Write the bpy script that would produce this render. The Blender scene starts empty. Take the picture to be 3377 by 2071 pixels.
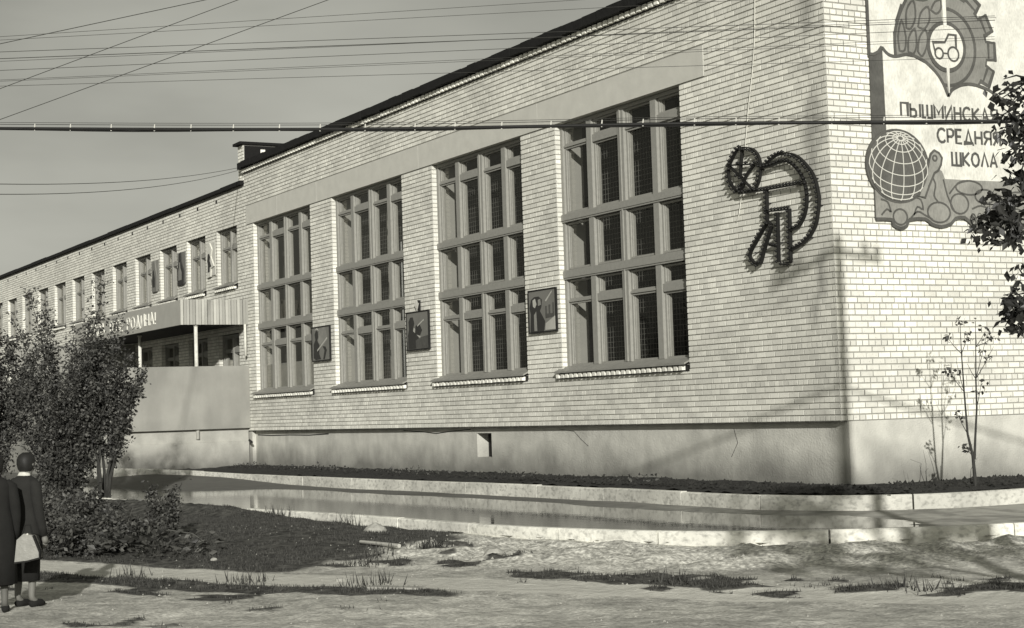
import bpy, math, random
import numpy as np
from mathutils import Matrix, Vector, noise
random.seed(7)
R=random.random
def U(a,b): return a+(b-a)*R()
S=bpy.context.scene
COL=S.collection
# ------------------------------------------------------------------ camera
CAM=Vector((21.298,-17.668,0.3118))
FW=Vector((-0.87448046,0.48161295,0.05773116)).normalized()
RT=Vector((0.48057944,0.87638401,-0.03153517)).normalized()
UPV=RT.cross(FW)
cd=bpy.data.cameras.new('camera'); cam=bpy.data.objects.new('camera',cd); COL.objects.link(cam)
cam.matrix_world=Matrix(((RT.x,UPV.x,-FW.x,CAM.x),(RT.y,UPV.y,-FW.y,CAM.y),(RT.z,UPV.z,-FW.z,CAM.z),(0,0,0,1)))
cd.sensor_width=36; cd.lens=5592.47/3377*36; cd.clip_start=0.1; cd.clip_end=3000
S.camera=cam
# ------------------------------------------------------------------ world, sun, exposure
TOSUN=Vector((0.905,-0.425,0.318)).normalized()
elev=math.asin(TOSUN.z); azi=math.atan2(TOSUN.x,TOSUN.y)
w=bpy.data.worlds.new('World'); S.world=w; w.use_nodes=True
nt=w.node_tree; nt.nodes.clear()
def N(nt,t,**k):
    n=nt.nodes.new(t)
    for a,b in k.items():
        if a in n.inputs and not hasattr(n,a): n.inputs[a].default_value=b
        else: setattr(n,a,b)
    return n
out=N(nt,'ShaderNodeOutputWorld'); bg=N(nt,'ShaderNodeBackground')
sky=N(nt,'ShaderNodeTexSky'); sky.sky_type='NISHITA'; sky.sun_disc=False
sky.sun_elevation=elev; sky.sun_rotation=azi; sky.dust_density=2.0; sky.altitude=100
bw=N(nt,'ShaderNodeRGBToBW'); nt.links.new(sky.outputs[0],bw.inputs[0])
tc=N(nt,'ShaderNodeTexCoord'); mp=N(nt,'ShaderNodeMapping'); mp.inputs['Scale'].default_value=(1,1,3.2)
nt.links.new(tc.outputs['Generated'],mp.inputs[0])
ns=N(nt,'ShaderNodeTexNoise'); ns.inputs['Scale'].default_value=2.6; ns.inputs['Detail'].default_value=5; ns.inputs['Roughness'].default_value=.5
nt.links.new(mp.outputs[0],ns.inputs['Vector'])
mr=N(nt,'ShaderNodeMapRange'); mr.inputs['From Min'].default_value=.42; mr.inputs['From Max'].default_value=.75; mr.inputs['To Min'].default_value=.94; mr.inputs['To Max'].default_value=2.1
nt.links.new(ns.outputs[0],mr.inputs[0])
mu=N(nt,'ShaderNodeMath'); mu.operation='MULTIPLY'; nt.links.new(bw.outputs[0],mu.inputs[0]); nt.links.new(mr.outputs[0],mu.inputs[1])
vm=N(nt,'ShaderNodeVectorMath'); vm.operation='SCALE'; vm.inputs[0].default_value=(1.0,1.0,0.88)
pw=N(nt,'ShaderNodeMath'); pw.operation='POWER'; pw.inputs[1].default_value=.5; nt.links.new(mu.outputs[0],pw.inputs[0])
ps=N(nt,'ShaderNodeMath'); ps.operation='MULTIPLY'; ps.inputs[1].default_value=1.6; nt.links.new(pw.outputs[0],ps.inputs[0])
nt.links.new(ps.outputs[0],vm.inputs['Scale']); nt.links.new(vm.outputs[0],bg.inputs[0])
bg.inputs[1].default_value=0.10
nt.links.new(bg.outputs[0],out.inputs[0])
sd=bpy.data.lights.new('sun','SUN'); sd.energy=4.7; sd.angle=math.radians(.9); sd.color=(1,.982,.93)
so=bpy.data.objects.new('sun',sd); COL.objects.link(so); so.rotation_euler=TOSUN.to_track_quat('Z','Y').to_euler(); so.location=(30,-30,30)
S.view_settings.view_transform='Standard'; S.view_settings.look='None'; S.view_settings.exposure=0; S.view_settings.gamma=1
S.render.engine='CYCLES'
# ------------------------------------------------------------------ materials
def mono(v,b=.885): return (v,v*.985,v*b,1)
MATS={}
def mk(name,v,rough=.85,var=.15,scale=3,island=0,bump=0,bscale=40,spec=.3,detail=5,objrand=0,stretch=None,fn=None,metal=0):
    m=bpy.data.materials.new(name); m.use_nodes=True; t=m.node_tree
    p=t.nodes['Principled BSDF']; p.inputs['Roughness'].default_value=rough; p.inputs['Specular IOR Level'].default_value=spec; p.inputs['Metallic'].default_value=metal
    geo=N(t,'ShaderNodeNewGeometry'); vec=geo.outputs['Position']
    if stretch:
        mp=N(t,'ShaderNodeMapping'); mp.inputs['Scale'].default_value=stretch; t.links.new(vec,mp.inputs[0]); vec=mp.outputs[0]
    n=N(t,'ShaderNodeTexNoise'); n.inputs['Scale'].default_value=scale; n.inputs['Detail'].default_value=detail; n.inputs['Roughness'].default_value=.6
    t.links.new(vec,n.inputs['Vector'])
    def math_(op,a,b,c=None):
        q=N(t,'ShaderNodeMath'); q.operation=op
        for i,z in enumerate((a,b,c)):
            if z is None: continue
            if isinstance(z,(int,float)): q.inputs[i].default_value=z
            else: t.links.new(z,q.inputs[i])
        return q.outputs[0]
    f=math_('MULTIPLY_ADD',n.outputs[0],4*var,1-2*var)
    if island:
        f=math_('MULTIPLY',f,math_('MULTIPLY_ADD',geo.outputs['Random Per Island'],2*island,1-island))
    if objrand:
        oi=N(t,'ShaderNodeObjectInfo'); f=math_('MULTIPLY',f,math_('MULTIPLY_ADD',oi.outputs['Random'],2*objrand,1-objrand))
    if fn: f=fn(t,geo,f,math_)
    f=math_('MAXIMUM',f,.08)
    vm=N(t,'ShaderNodeVectorMath'); vm.operation='SCALE'; vm.inputs[0].default_value=mono(v)[:3]; t.links.new(f,vm.inputs['Scale'])
    t.links.new(vm.outputs[0],p.inputs['Base Color'])
    if bump:
        b=N(t,'ShaderNodeBump'); b.inputs['Strength'].default_value=1; b.inputs['Distance'].default_value=bump
        n2=N(t,'ShaderNodeTexNoise'); n2.inputs['Scale'].default_value=bscale; n2.inputs['Detail'].default_value=6; t.links.new(geo.outputs['Position'],n2.inputs['Vector'])
        t.links.new(n2.outputs[0],b.inputs['Height']); t.links.new(b.outputs[0],p.inputs['Normal'])
    MATS[name]=m; return m
def noise_out(t,geo,scale,detail=4,stretch=None,off=0):
    mp=N(t,'ShaderNodeMapping'); mp.inputs['Scale'].default_value=stretch or (1,1,1); mp.inputs['Location'].default_value=(off,off,off)
    t.links.new(geo.outputs['Position'],mp.inputs[0])
    n=N(t,'ShaderNodeTexNoise'); n.inputs['Scale'].default_value=scale; n.inputs['Detail'].default_value=detail; t.links.new(mp.outputs[0],n.inputs['Vector']); return n.outputs[0]
def maprange(t,x,a,b,c,d):
    q=N(t,'ShaderNodeMapRange'); q.inputs[1].default_value=a; q.inputs[2].default_value=b; q.inputs[3].default_value=c; q.inputs[4].default_value=d; t.links.new(x,q.inputs[0]); return q.outputs[0]
def brick_dirt(t,geo,f,m):
    sx=N(t,'ShaderNodeSeparateXYZ'); t.links.new(geo.outputs['Position'],sx.inputs[0])
    # soot run down the front wall close to the corner, an old stain with ragged edges
    wob=m('MULTIPLY_ADD',noise_out(t,geo,1.3),1.2,-.6)
    xx=m('ADD',m('ADD',sx.outputs[0],.42),m('MULTIPLY',wob,.5))
    band=maprange(t,m('ABSOLUTE',xx,0),0.05,.38,1,0)
    front=maprange(t,sx.outputs[1],.0,.06,1,0)
    patch=maprange(t,noise_out(t,geo,2.2,5,(1,1,.5),7),.42,.62,0,1)
    s=m('MULTIPLY',m('MULTIPLY',band,front),patch)
    f=m('MULTIPLY',f,m('MULTIPLY_ADD',s,-.45,1))
    big=maprange(t,noise_out(t,geo,.55,4,(1,1,1),3),.3,.7,.84,1.08)
    f=m('MULTIPLY',f,big)
    # rain dirt below sills
    lo=maprange(t,sx.outputs[2],.95,.2,1,0); lo2=maprange(t,sx.outputs[2],1.0,1.02,1,0)
    rn=maprange(t,noise_out(t,geo,1.0,5,(1.2,1.2,.35),11),.42,.65,0,1)
    f=m('MULTIPLY',f,m('MULTIPLY_ADD',m('MULTIPLY',m('MULTIPLY',lo,lo2),rn),-.22,1))
    spots=maprange(t,noise_out(t,geo,26,3,(1,1,1),5),.62,.74,1,.62)
    odd=maprange(t,geo.outputs['Random Per Island'],.955,.965,1,.80)
    f=m('MULTIPLY',f,odd)
    return m('MULTIPLY',f,spots)
def plinth_dirt(t,geo,f,m):
    sx=N(t,'ShaderNodeSeparateXYZ'); t.links.new(geo.outputs['Position'],sx.inputs[0])
    wob=m('MULTIPLY_ADD',noise_out(t,geo,.9,5),.9,-.45)
    z=m('ADD',sx.outputs[2],wob)
    st=maprange(t,noise_out(t,geo,2.2,6,(1,1,.6),21),.4,.65,1.04,.84)
    return m('MULTIPLY',m('MULTIPLY',f,st),maprange(t,z,-.98,-.35,.40,1.0))
def white_worn(t,geo,f,m):
    a=maprange(t,noise_out(t,geo,11,8,(1,1,1.5),2),.48,.72,1,.55)
    b=maprange(t,noise_out(t,geo,1.2,4,(1,1,1),9),.35,.65,.75,1.05)
    return m('MULTIPLY',m('MULTIPLY',f,a),b)
M_brick=mk('silicate_brick',.76,.9,.06,9,island=.13,objrand=.12,bump=.002,bscale=60,fn=brick_dirt)
M_mortar=mk('mortar',.26,.95,.12,14,bump=.003,bscale=50)
M_perp=mk('perpend_mortar',.16,.95,.12,20)
M_band=mk('concrete_band',.52,.9,.08,3,bump=.002,bscale=30)
M_plinth=mk('plinth_render',.52,.95,.08,4,bump=.010,bscale=34,fn=plinth_dirt)
M_frame=mk('grey_paint',.26,.6,.10,12,bump=.001,bscale=60)
M_sheet=mk('zinc_sheet',.24,.55,.12,5)
M_roof=mk('tar_roof',.008,.9,.3,4,bump=.02,bscale=8)
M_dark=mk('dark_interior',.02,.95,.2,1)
M_plaster=mk('white_plaster',.30,.9,.06,3)
M_net=mk('white_net',.20,.8,.05,3)
M_black=mk('black_metal',.010,.6,.2,10)
M_cable=mk('cable_rubber',.012,.6,.2,10)
M_clip=mk('pale_clip',.55,.6,.1,10)
M_wire=mk('wire_metal',.035,.5,.1,10)
M_sandpanel=mk('corrugated_sheet',.36,.7,.10,2,objrand=.30)
M_sandflat=mk('canopy_fascia',.36,.8,.07,3)
M_letters=mk('letter_white',.62,.8,.08,6)
def runoff(t,geo,f,m):
    a=maprange(t,noise_out(t,geo,1.1,6,(1,1.4,.3),31),.42,.66,1.04,.88); b=maprange(t,noise_out(t,geo,.8,5,None,14),.35,.65,.86,1.08)
    return m('MULTIPLY',m('MULTIPLY',f,a),b)
M_parapet=mk('porch_render',.27,.9,.08,.9,bump=.006,bscale=20,fn=runoff)
M_pplinth=mk('porch_plinth_render',.36,.95,.10,4,bump=.008,bscale=30,fn=plinth_dirt)
M_kerb=mk('whitewashed_kerb',.72,.95,.06,5,island=.05,bump=.01,bscale=14,fn=white_worn)
M_kerb2=mk('pale_kerb',.62,.95,.08,5,objrand=.12,bump=.01,bscale=14,fn=white_worn)
def dusty(t,geo,f,m):
    sx=N(t,'ShaderNodeSeparateXYZ'); t.links.new(geo.outputs['Position'],sx.inputs[0])
    e=maprange(t,m('ADD',sx.outputs[0],m('MULTIPLY_ADD',noise_out(t,geo,.5,4),6,-3)),-6,2.5,0,1)
    d=maprange(t,noise_out(t,geo,2.6,7,(1,1,1),5),.36,.6,.35,1)
    return m('MULTIPLY',f,m('MULTIPLY_ADD',m('MULTIPLY',e,d),2.1,1))
M_asph=mk('asphalt',.115,.9,.14,2.2,bump=.004,bscale=30,fn=dusty)
M_soil=mk('dark_soil',.024,1,.3,6,island=.3,bump=.03,bscale=14)
M_leafd=mk('shrub_leaf',.052,.6,.25,1.2,island=.8,spec=.4)
M_leaft=mk('tree_leaf',.022,.5,.2,6,island=.55,spec=.5)
M_leafs=mk('sapling_leaf',.05,.6,.1,6,island=.4)
M_bark=mk('bark',.035,.9,.25,9,bump=.004,bscale=30)
M_grass=mk('grass_blade',.045,.8,.2,2,island=.55)
def faded(t,geo,f,m):
    a=maprange(t,noise_out(t,geo,3.1,7,None,4),.35,.62,.84,1.06); b=maprange(t,noise_out(t,geo,40,4,(1,1,.4),8),.4,.7,1.05,.85)
    return m('MULTIPLY',m('MULTIPLY',f,a),b)
M_mlight=mk('mural_plaster',.62,.9,.05,4,bump=.001,bscale=20,fn=faded)
M_mmid=mk('mural_grey',.20,.9,.10,3,fn=faded)
M_mgrey=mk('mural_pale_grey',.24,.9,.09,4,fn=faded)
M_mdark=mk('mural_dark',.085,.9,.14,6,fn=faded)
M_globe=mk('mural_globe_grey',.10,.9,.14,5,fn=faded)
M_skin=mk('skin',.15,.6,.05,8)
M_coat1=mk('black_wool',.012,.95,.2,12)
M_coat2=mk('charcoal_wool',.018,.95,.2,9,bump=.004,bscale=25)
M_stock=mk('stockings',.10,.7,.1,8)
M_leather=mk('pale_leather',.22,.35,.15,14,spec=.6,bump=.003,bscale=30)
M_hair=mk('dark_hair',.015,.6,.2,20)
M_stone=mk('pale_stone',.33,.95,.15,6,bump=.01,bscale=20)
M_wood=mk('weathered_wood',.40,.85,.12,8,stretch=(1,1,6))
M_paint1=mk('painted_board',.17,.7,.12,2)
M_ph=mk('board_highlight',.42,.7,.1,4)
M_pd=mk('board_dark',.035,.7,.1,4)
M_pole=mk('pole_wood',.10,.9,.2,6)
# glass
def glassmat():
    m=bpy.data.materials.new('window_glass'); m.use_nodes=True; t=m.node_tree; t.nodes.clear()
    o=N(t,'ShaderNodeOutputMaterial'); mx=N(t,'ShaderNodeMixShader'); tr=N(t,'ShaderNodeBsdfTransparent'); gl=N(t,'ShaderNodeBsdfGlossy'); lw=N(t,'ShaderNodeLayerWeight'); pw=N(t,'ShaderNodeMath'); pw.operation='POWER'; pw.inputs[1].default_value=5; t.links.new(lw.outputs['Facing'],pw.inputs[0]); fr=N(t,'ShaderNodeMath'); fr.operation='MULTIPLY_ADD'; fr.inputs[1].default_value=.93; fr.inputs[2].default_value=.028; t.links.new(pw.outputs[0],fr.inputs[0])
    tr.inputs[0].default_value=(.86,.86,.85,1); gl.inputs[0].default_value=mono(.9,.9); gl.inputs['Roughness'].default_value=.03;
    geo=N(t,'ShaderNodeNewGeometry'); b=N(t,'ShaderNodeBump'); b.inputs['Distance'].default_value=.004
    n=N(t,'ShaderNodeTexNoise'); n.inputs['Scale'].default_value=2.2; t.links.new(geo.outputs['Position'],n.inputs['Vector']); t.links.new(n.outputs[0],b.inputs['Height']); t.links.new(b.outputs[0],gl.inputs['Normal'])
    t.links.new(fr.outputs[0],mx.inputs[0]); t.links.new(tr.outputs[0],mx.inputs[1]); t.links.new(gl.outputs[0],mx.inputs[2])
    df=N(t,'ShaderNodeBsdfDiffuse'); df.inputs[0].default_value=mono(.4); m2=N(t,'ShaderNodeMixShader'); m2.inputs[0].default_value=.012
    t.links.new(mx.outputs[0],m2.inputs[1]); t.links.new(df.outputs[0],m2.inputs[2]); t.links.new(m2.outputs[0],o.inputs[0]); return m
M_glass=glassmat()
def watermat():
    m=mk('puddle_water',.10,.045,.15,2,spec=.5); p=m.node_tree.nodes['Principled BSDF']; p.inputs['IOR'].default_value=1.33
    t=m.node_tree; geo=N(t,'ShaderNodeNewGeometry'); b=N(t,'ShaderNodeBump'); b.inputs['Distance'].default_value=.0012
    n=N(t,'ShaderNodeTexNoise'); n.inputs['Scale'].default_value=5; n.inputs['Detail'].default_value=3; t.links.new(geo.outputs['Position'],n.inputs['Vector']); t.links.new(n.outputs[0],b.inputs['Height']); t.links.new(b.outputs[0],p.inputs['Normal']); return m
M_water=watermat()
# ground: clay, turf, rubble, path by vertex attribute
def groundmat():
    m=bpy.data.materials.new('ground_clay'); m.use_nodes=True; t=m.node_tree; p=t.nodes['Principled BSDF']; p.inputs['Roughness'].default_value=.95; p.inputs['Specular IOR Level'].default_value=.2
    geo=N(t,'ShaderNodeNewGeometry')
    def mt(op,a,b,c=None):
        q=N(t,'ShaderNodeMath'); q.operation=op
        for i,z in enumerate((a,b,c)):
            if z is None: continue
            if isinstance(z,(int,float)): q.inputs[i].default_value=z
            else: t.links.new(z,q.inputs[i])
        return q.outputs[0]
    def att(n): a=N(t,'ShaderNodeAttribute'); a.attribute_name=n; return a.outputs['Fac']
    n1=noise_out(t,geo,1.1,6); n2=noise_out(t,geo,7,6,None,3); n3=noise_out(t,geo,28,4,None,6)
    clay=mt('MULTIPLY',maprange(t,n1,.38,.62,.36,.54),maprange(t,n2,.34,.66,.74,1.15))
    clay=mt('MULTIPLY',clay,maprange(t,n3,.34,.66,.72,1.18))
    n4=noise_out(t,geo,14,7,None,12); rub=mt('MULTIPLY',maprange(t,n4,.38,.62,.34,.70),maprange(t,n3,.35,.65,.7,1.2))
    path=mt('MULTIPLY',.52,maprange(t,n2,.3,.7,.9,1.08))
    turf=mt('MULTIPLY',maprange(t,n2,.35,.7,.022,.12),maprange(t,n3,.3,.7,.7,1.3))
    edge=mt('MULTIPLY_ADD',n2,.5,-.25)
    def mixf(a,b,fac,lo=.38,hi=.62):
        fac=maprange(t,mt('ADD',fac,edge),lo,hi,0,1)
        q=N(t,'ShaderNodeMix'); q.data_type='FLOAT'; t.links.new(fac,q.inputs[0]); t.links.new(a,q.inputs[2]); t.links.new(b,q.inputs[3]); return q.outputs[0]
    c=mixf(clay,rub,att('rubble')); c=mixf(c,path,att('path')); c=mixf(c,turf,att('turf'))
    vm=N(t,'ShaderNodeVectorMath'); vm.operation='SCALE'; vm.inputs[0].default_value=mono(1)[:3]; t.links.new(c,vm.inputs['Scale']); t.links.new(vm.outputs[0],p.inputs['Base Color'])
    b=N(t,'ShaderNodeBump'); b.inputs['Distance'].default_value=.03; b.inputs['Strength'].default_value=.8; t.links.new(n2,b.inputs['Height'])
    b2=N(t,'ShaderNodeBump'); b2.inputs['Distance'].default_value=.012; b2.inputs['Strength'].default_value=.8; t.links.new(n3,b2.inputs['Height']); t.links.new(b.outputs[0],b2.inputs['Normal'])
    t.links.new(b2.outputs[0],p.inputs['Normal']); return m
M_ground=groundmat()
# ------------------------------------------------------------------ mesh helpers
class MB:
    def __init__(s): s.v=[]; s.f=[]
    def quad(s,*p):
        n=len(s.v); s.v+=[tuple(a) for a in p]; s.f.append(tuple(range(n,n+len(p))))
    def box(s,x0,x1,y0,y1,z0,z1):
        n=len(s.v); s.v+=[(x0,y0,z0),(x1,y0,z0),(x1,y1,z0),(x0,y1,z0),(x0,y0,z1),(x1,y0,z1),(x1,y1,z1),(x0,y1,z1)]
        for q in ((3,2,1,0),(4,5,6,7),(0,1,5,4),(1,2,6,5),(2,3,7,6),(3,0,4,7)): s.f.append(tuple(n+i for i in q))
        return s
    def fbox(s,o,u,v,nn,a,b,c):     # oriented box: corner o, edge vectors u*a v*b n*c
        o=Vector(o);u=Vector(u)*a;v=Vector(v)*b;w_=Vector(nn)*c; n=len(s.v)
        for dz in (0,1):
            for k in ((0,0),(1,0),(1,1),(0,1)): s.v.append(tuple(o+u*k[0]+v*k[1]+w_*dz))
        for q in ((3,2,1,0),(4,5,6,7),(0,1,5,4),(1,2,6,5),(2,3,7,6),(3,0,4,7)): s.f.append(tuple(n+i for i in q))
        return s
    def tube(s,pts,rad,n=6,cap=True):
        pts=[Vector(p) for p in pts]; k=len(pts)
        if not isinstance(rad,(list,tuple)): rad=[rad]*k
        base=len(s.v); prev=None
        for i,p in enumerate(pts):
            d=(pts[min(i+1,k-1)]-pts[max(i-1,0)]).normalized()
            if prev is None:
                a=d.cross(Vector((0,0,1)))
                if a.length<.1: a=d.cross(Vector((1,0,0)))
                a.normalize()
            else:
                a=(prev-d*prev.dot(d)).normalized()
            prev=a; b=d.cross(a)
            for j in range(n):
                t=2*math.pi*j/n; s.v.append(tuple(p+(a*math.cos(t)+b*math.sin(t))*rad[i]))
        for i in range(k-1):
            for j in range(n):
                s.f.append((base+i*n+j,base+i*n+(j+1)%n,base+(i+1)*n+(j+1)%n,base+(i+1)*n+j))
        if cap: s.f.append(tuple(base+j for j in range(n))[::-1]); s.f.append(tuple(base+(k-1)*n+j for j in range(n)))
        return s
    def prism(s,poly,T,d0,d1):      # poly: 2D points, T(a,b,d)->3D; from depth d0 (back) to d1 (front)
        n=len(s.v);k=len(poly)
        A=sum(poly[i][0]*poly[(i+1)%k][1]-poly[(i+1)%k][0]*poly[i][1] for i in range(k))
        if A<0: poly=poly[::-1]
        for d in (d0,d1):
            for a,b in poly: s.v.append(tuple(T(a,b,d)))
        s.f.append(tuple(n+k+i for i in range(k))); s.f.append(tuple(n+i for i in range(k))[::-1])
        for i in range(k): s.f.append((n+i,n+(i+1)%k,n+k+(i+1)%k,n+k+i))
        return s
    def stroke(s,pts,wd,T,d0,d1,closed=False):  # flat ribbon with thickness following a 2D polyline
        P=[Vector(p) for p in pts]; k=len(P)
        if closed: P=P+[P[0]]; k+=1
        L=[];Rr=[]
        for i in range(k):
            if closed and i in (0,k-1): d=(P[1]-P[k-2])
            else: d=P[min(i+1,k-1)]-P[max(i-1,0)]
            d.normalize(); nn=Vector((-d.y,d.x))
            ww=wd[i] if isinstance(wd,(list,tuple)) else wd
            sc=1
            if 0<i<k-1:
                d1_=(P[i]-P[i-1]).normalized(); c=abs(d1_.dot(d)); sc=1/max(c,.6)
            L.append(P[i]+nn*ww/2*sc); Rr.append(P[i]-nn*ww/2*sc)
        b=len(s.v)
        for i in range(k):
            for q,dd in ((L[i],d0),(Rr[i],d0),(Rr[i],d1),(L[i],d1)): s.v.append(tuple(T(q.x,q.y,dd)))
        for i in range(k-1):
            o=b+i*4;p=o+4
            for j in range(4): s.f.append((o+j,o+(j+1)%4,p+(j+1)%4,p+j))
        if not closed: s.f.append((b,b+3,b+2,b+1)); o=b+(k-1)*4; s.f.append((o,o+1,o+2,o+3))
        return s
    def mesh(s,name,mat,smooth=False):
        me=bpy.data.meshes.new(name); me.from_pydata(s.v,[],s.f); me.materials.append(mat)
        if smooth: me.polygons.foreach_set('use_smooth',[True]*len(me.polygons))
        me.update(); return me
    def build(s,name,mat,parent=None,smooth=False,**k):
        return link(name,s.mesh(name,mat,smooth),parent,**k)
def link(name,me,parent=None,label=None,cat=None,group=None,kind=None,loc=None):
    o=bpy.data.objects.new(name,me); COL.objects.link(o)
    if parent:
        o.parent=parent
    if loc is not None: o.location=loc
    if label: o['label']=label
    if cat: o['category']=cat
    if group: o['group']=group
    if kind: o['kind']=kind
    return o
def thing(name,label,cat,loc=(0,0,0),group=None,kind=None):
    return link(name,None,None,label,cat,group,kind,loc)
def fixn(o):
    import bmesh
    b=bmesh.new(); b.from_mesh(o.data); bmesh.ops.recalc_face_normals(b,faces=b.faces); b.to_mesh(o.data); b.free(); return o
# numpy value noise
rng=np.random.RandomState(3); NT=rng.rand(256,256)
def vnoise(x,y,s):
    x=x*s+100.3;y=y*s+57.1; xi=np.floor(x).astype(int);yi=np.floor(y).astype(int);fx=x-xi;fy=y-yi
    fx=fx*fx*(3-2*fx);fy=fy*fy*(3-2*fy)
    g=lambda a,b:NT[a%256,b%256]
    return (g(xi,yi)*(1-fx)+g(xi+1,yi)*fx)*(1-fy)+(g(xi,yi+1)*(1-fx)+g(xi+1,yi+1)*fx)*fy
def fbm(x,y,s,o=4): return sum(vnoise(x,y,s*2**i)*.5**(i+1) for i in range(o))
def sstep(a,b,x): t=np.clip((x-a)/(b-a),0,1); return t*t*(3-2*t)
def catmull(P,n=6):
    P=[Vector(p) for p in P]; o=[]
    for i in range(len(P)-1):
        p0=P[max(i-1,0)];p1=P[i];p2=P[i+1];p3=P[min(i+2,len(P)-1)]
        for k in range(n):
            t=k/n; o.append(.5*((2*p1)+(p2-p0)*t+(2*p0-5*p1+4*p2-p3)*t*t+(3*p1-p0-3*p2+p3)*t**3))
    o.append(P[-1]); return o
# ------------------------------------------------------------------ ground
NEAR=[(-80,-9.6),(-45,-8.8),(-20,-8.1),(-10,-7.5),(-5.8,-7.07),(-3.26,-6.75),(.61,-6.42),(3.0,-5.75),(4.2,-4.95),(5.1,-3.8),(5.63,-2.69),(5.86,-1.5),(5.95,1),(6,6),(6,24)]
NEARC=catmull([(a,b,0) for a,b in NEAR],8)
FAR=[(-28.6,-4.75,-.90),(-26.6,-4.3,-.92),(-24.0,-3.1,-1.0),(-20.6,-2.35,-1.08),(-15,-2.0,-1.10),(-8.3,-1.6,-1.10),(-4.3,-1.5,-1.10),(-1.3,-1.5,-1.10),(.2,-1.32,-1.10),(1.15,-.85,-1.10),(1.75,-.15,-1.10),(2.02,.6,-1.10),(2.1,2,-1.1),(2.1,6,-1.1),(2.1,24,-1.1)]
FARC=catmull(FAR,8)
def sdist(X,Y,C):
    best=np.full(X.shape,1e9);sgn=np.ones(X.shape)
    for a,b in zip(C[:-1],C[1:]):
        dx,dy=b.x-a.x,b.y-a.y; L2=dx*dx+dy*dy
        if L2<1e-9: continue
        t=np.clip(((X-a.x)*dx+(Y-a.y)*dy)/L2,0,1)
        ex=X-(a.x+t*dx);ey=Y-(a.y+t*dy);d=ex*ex+ey*ey
        c=dx*(Y-a.y)-dy*(X-a.x)
        m=d<best; best=np.where(m,d,best); sgn=np.where(m,np.sign(c),sgn)
    return np.sqrt(best)*sgn      # >0: building side
def seg(X,Y,a,b):
    dx,dy=b[0]-a[0],b[1]-a[1];t=np.clip(((X-a[0])*dx+(Y-a[1])*dy)/(dx*dx+dy*dy),0,1)
    return np.hypot(X-a[0]-t*dx,Y-a[1]-t*dy)
def pathd(X,Y):      # centre line of the trodden path, and its half width
    P=[(-40,-26),(-6,-14.3),(-1.0,-12.45),(2.3,-11.15),(5.6,-9.5),(9,-7.2),(14,-3)]
    return np.min([seg(X,Y,a,b) for a,b in zip(P[:-1],P[1:])],axis=0)
def below(X,Y):      # signed side of the path line (positive towards the kerb)
    return (Y+11.15)-(X-2.3)*.5
def masks(X,Y):
    d=-sdist(X,Y,NEARC)       # >0 outside the kerb, towards the viewer
    pd=pathd(X,Y); bl=below(X,Y); n=fbm(X,Y,.7)
    path=np.clip(1.0-sstep(.36,.56,pd),0,1)
    east=sstep(-.9,.9,X+ (n-.5)*2.2+(Y+7)*.72)
    bank=(d>0.02)&(bl>.2)
    turf=np.where(bank,1-east,0)*sstep(.4,.62,pd)
    verge=np.clip(1-np.abs(pd-.84)/(.30+.28*fbm(X,Y,1.7,3)),0,1)*(bl<0)*(1-sstep(5.0,6.8,X))*2.2
    turf=np.maximum(turf,np.clip(verge,0,1))
    # loose tufts scattered in the trodden clay
    sc=np.clip((fbm(X+31,Y*1.3,1.3,5)-.555)*9,0,1)*(bl<-1.0)*.8*(1-.6*sstep(4,8,X))
    patch=np.zeros_like(X); rag=fbm(X*1.3,Y*1.3,2.2,4)
    st=np.minimum(seg(X,Y,(5.6,-8.55),(8.1,-7.35)),np.minimum(seg(X,Y,(8.1,-7.35),(10.2,-5.2)),seg(X,Y,(10.2,-5.2),(12.6,-2.0))))
    patch=np.maximum(patch,np.clip((rag-.40)*7+1-st/.30,0,1)*(st<.75))
    for cx,cy,r in ((1.9,-8.2,.45),(2.5,-9.3,.35),(3.6,-8.4,.3),(4.6,-12.0,.3)):
        patch=np.maximum(patch,np.clip((rag-.42)*6+1.1-np.hypot((X-cx),(Y-cy))/r,0,1)*(np.hypot(X-cx,Y-cy)<1.2))
    turf=np.clip(np.maximum(np.maximum(turf,sc),patch),0,1)
    rub=np.where((d>-.3)&(bl>-.1),east,0)*(1-sstep(2.2,3.4,d+ (n-.5)))
    return d,pd,bl,turf,rub,path
def ground_z(X,Y):
    d,pd,bl,turf,rub,path=masks(X,Y)
    z=-1.42-.085*sstep(.5,7,d)
    z=z+(fbm(X,Y,.45,3)-.44)*.10+(fbm(X,Y,2.3,3)-.44)*.05*(1-path)
    z=z+turf*.025+rub*(fbm(X,Y,2.2,5)-.42)*.26*sstep(.15,.6,d)+rub*(fbm(X+3,Y+8,7,3)-.42)*.09*sstep(.15,.5,d)+(fbm(X+9,Y,.9,5)-.45)*.10*(bl<-.9)+(fbm(X+2,Y+5,6,2)-.4)*.025*(1-path)
    bank=sstep(.9,.1,d)*sstep(-4.5,-9,X)*.17
    z=z+np.where(d>0,bank,0)+.10*np.exp(-((X+3)/3.5)**2-((Y+8.6)/1.1)**2)
    z=np.where(d<-.05,-1.75,z)
    far=sstep(30,70,np.hypot(X-5,Y+8)); return z*(1-far)+(-1.6)*far
def axis(parts):
    o=[]
    for a,b,s in parts: o+=list(np.arange(a,b,s))
    return np.array(o+[parts[-1][1]])
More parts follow.
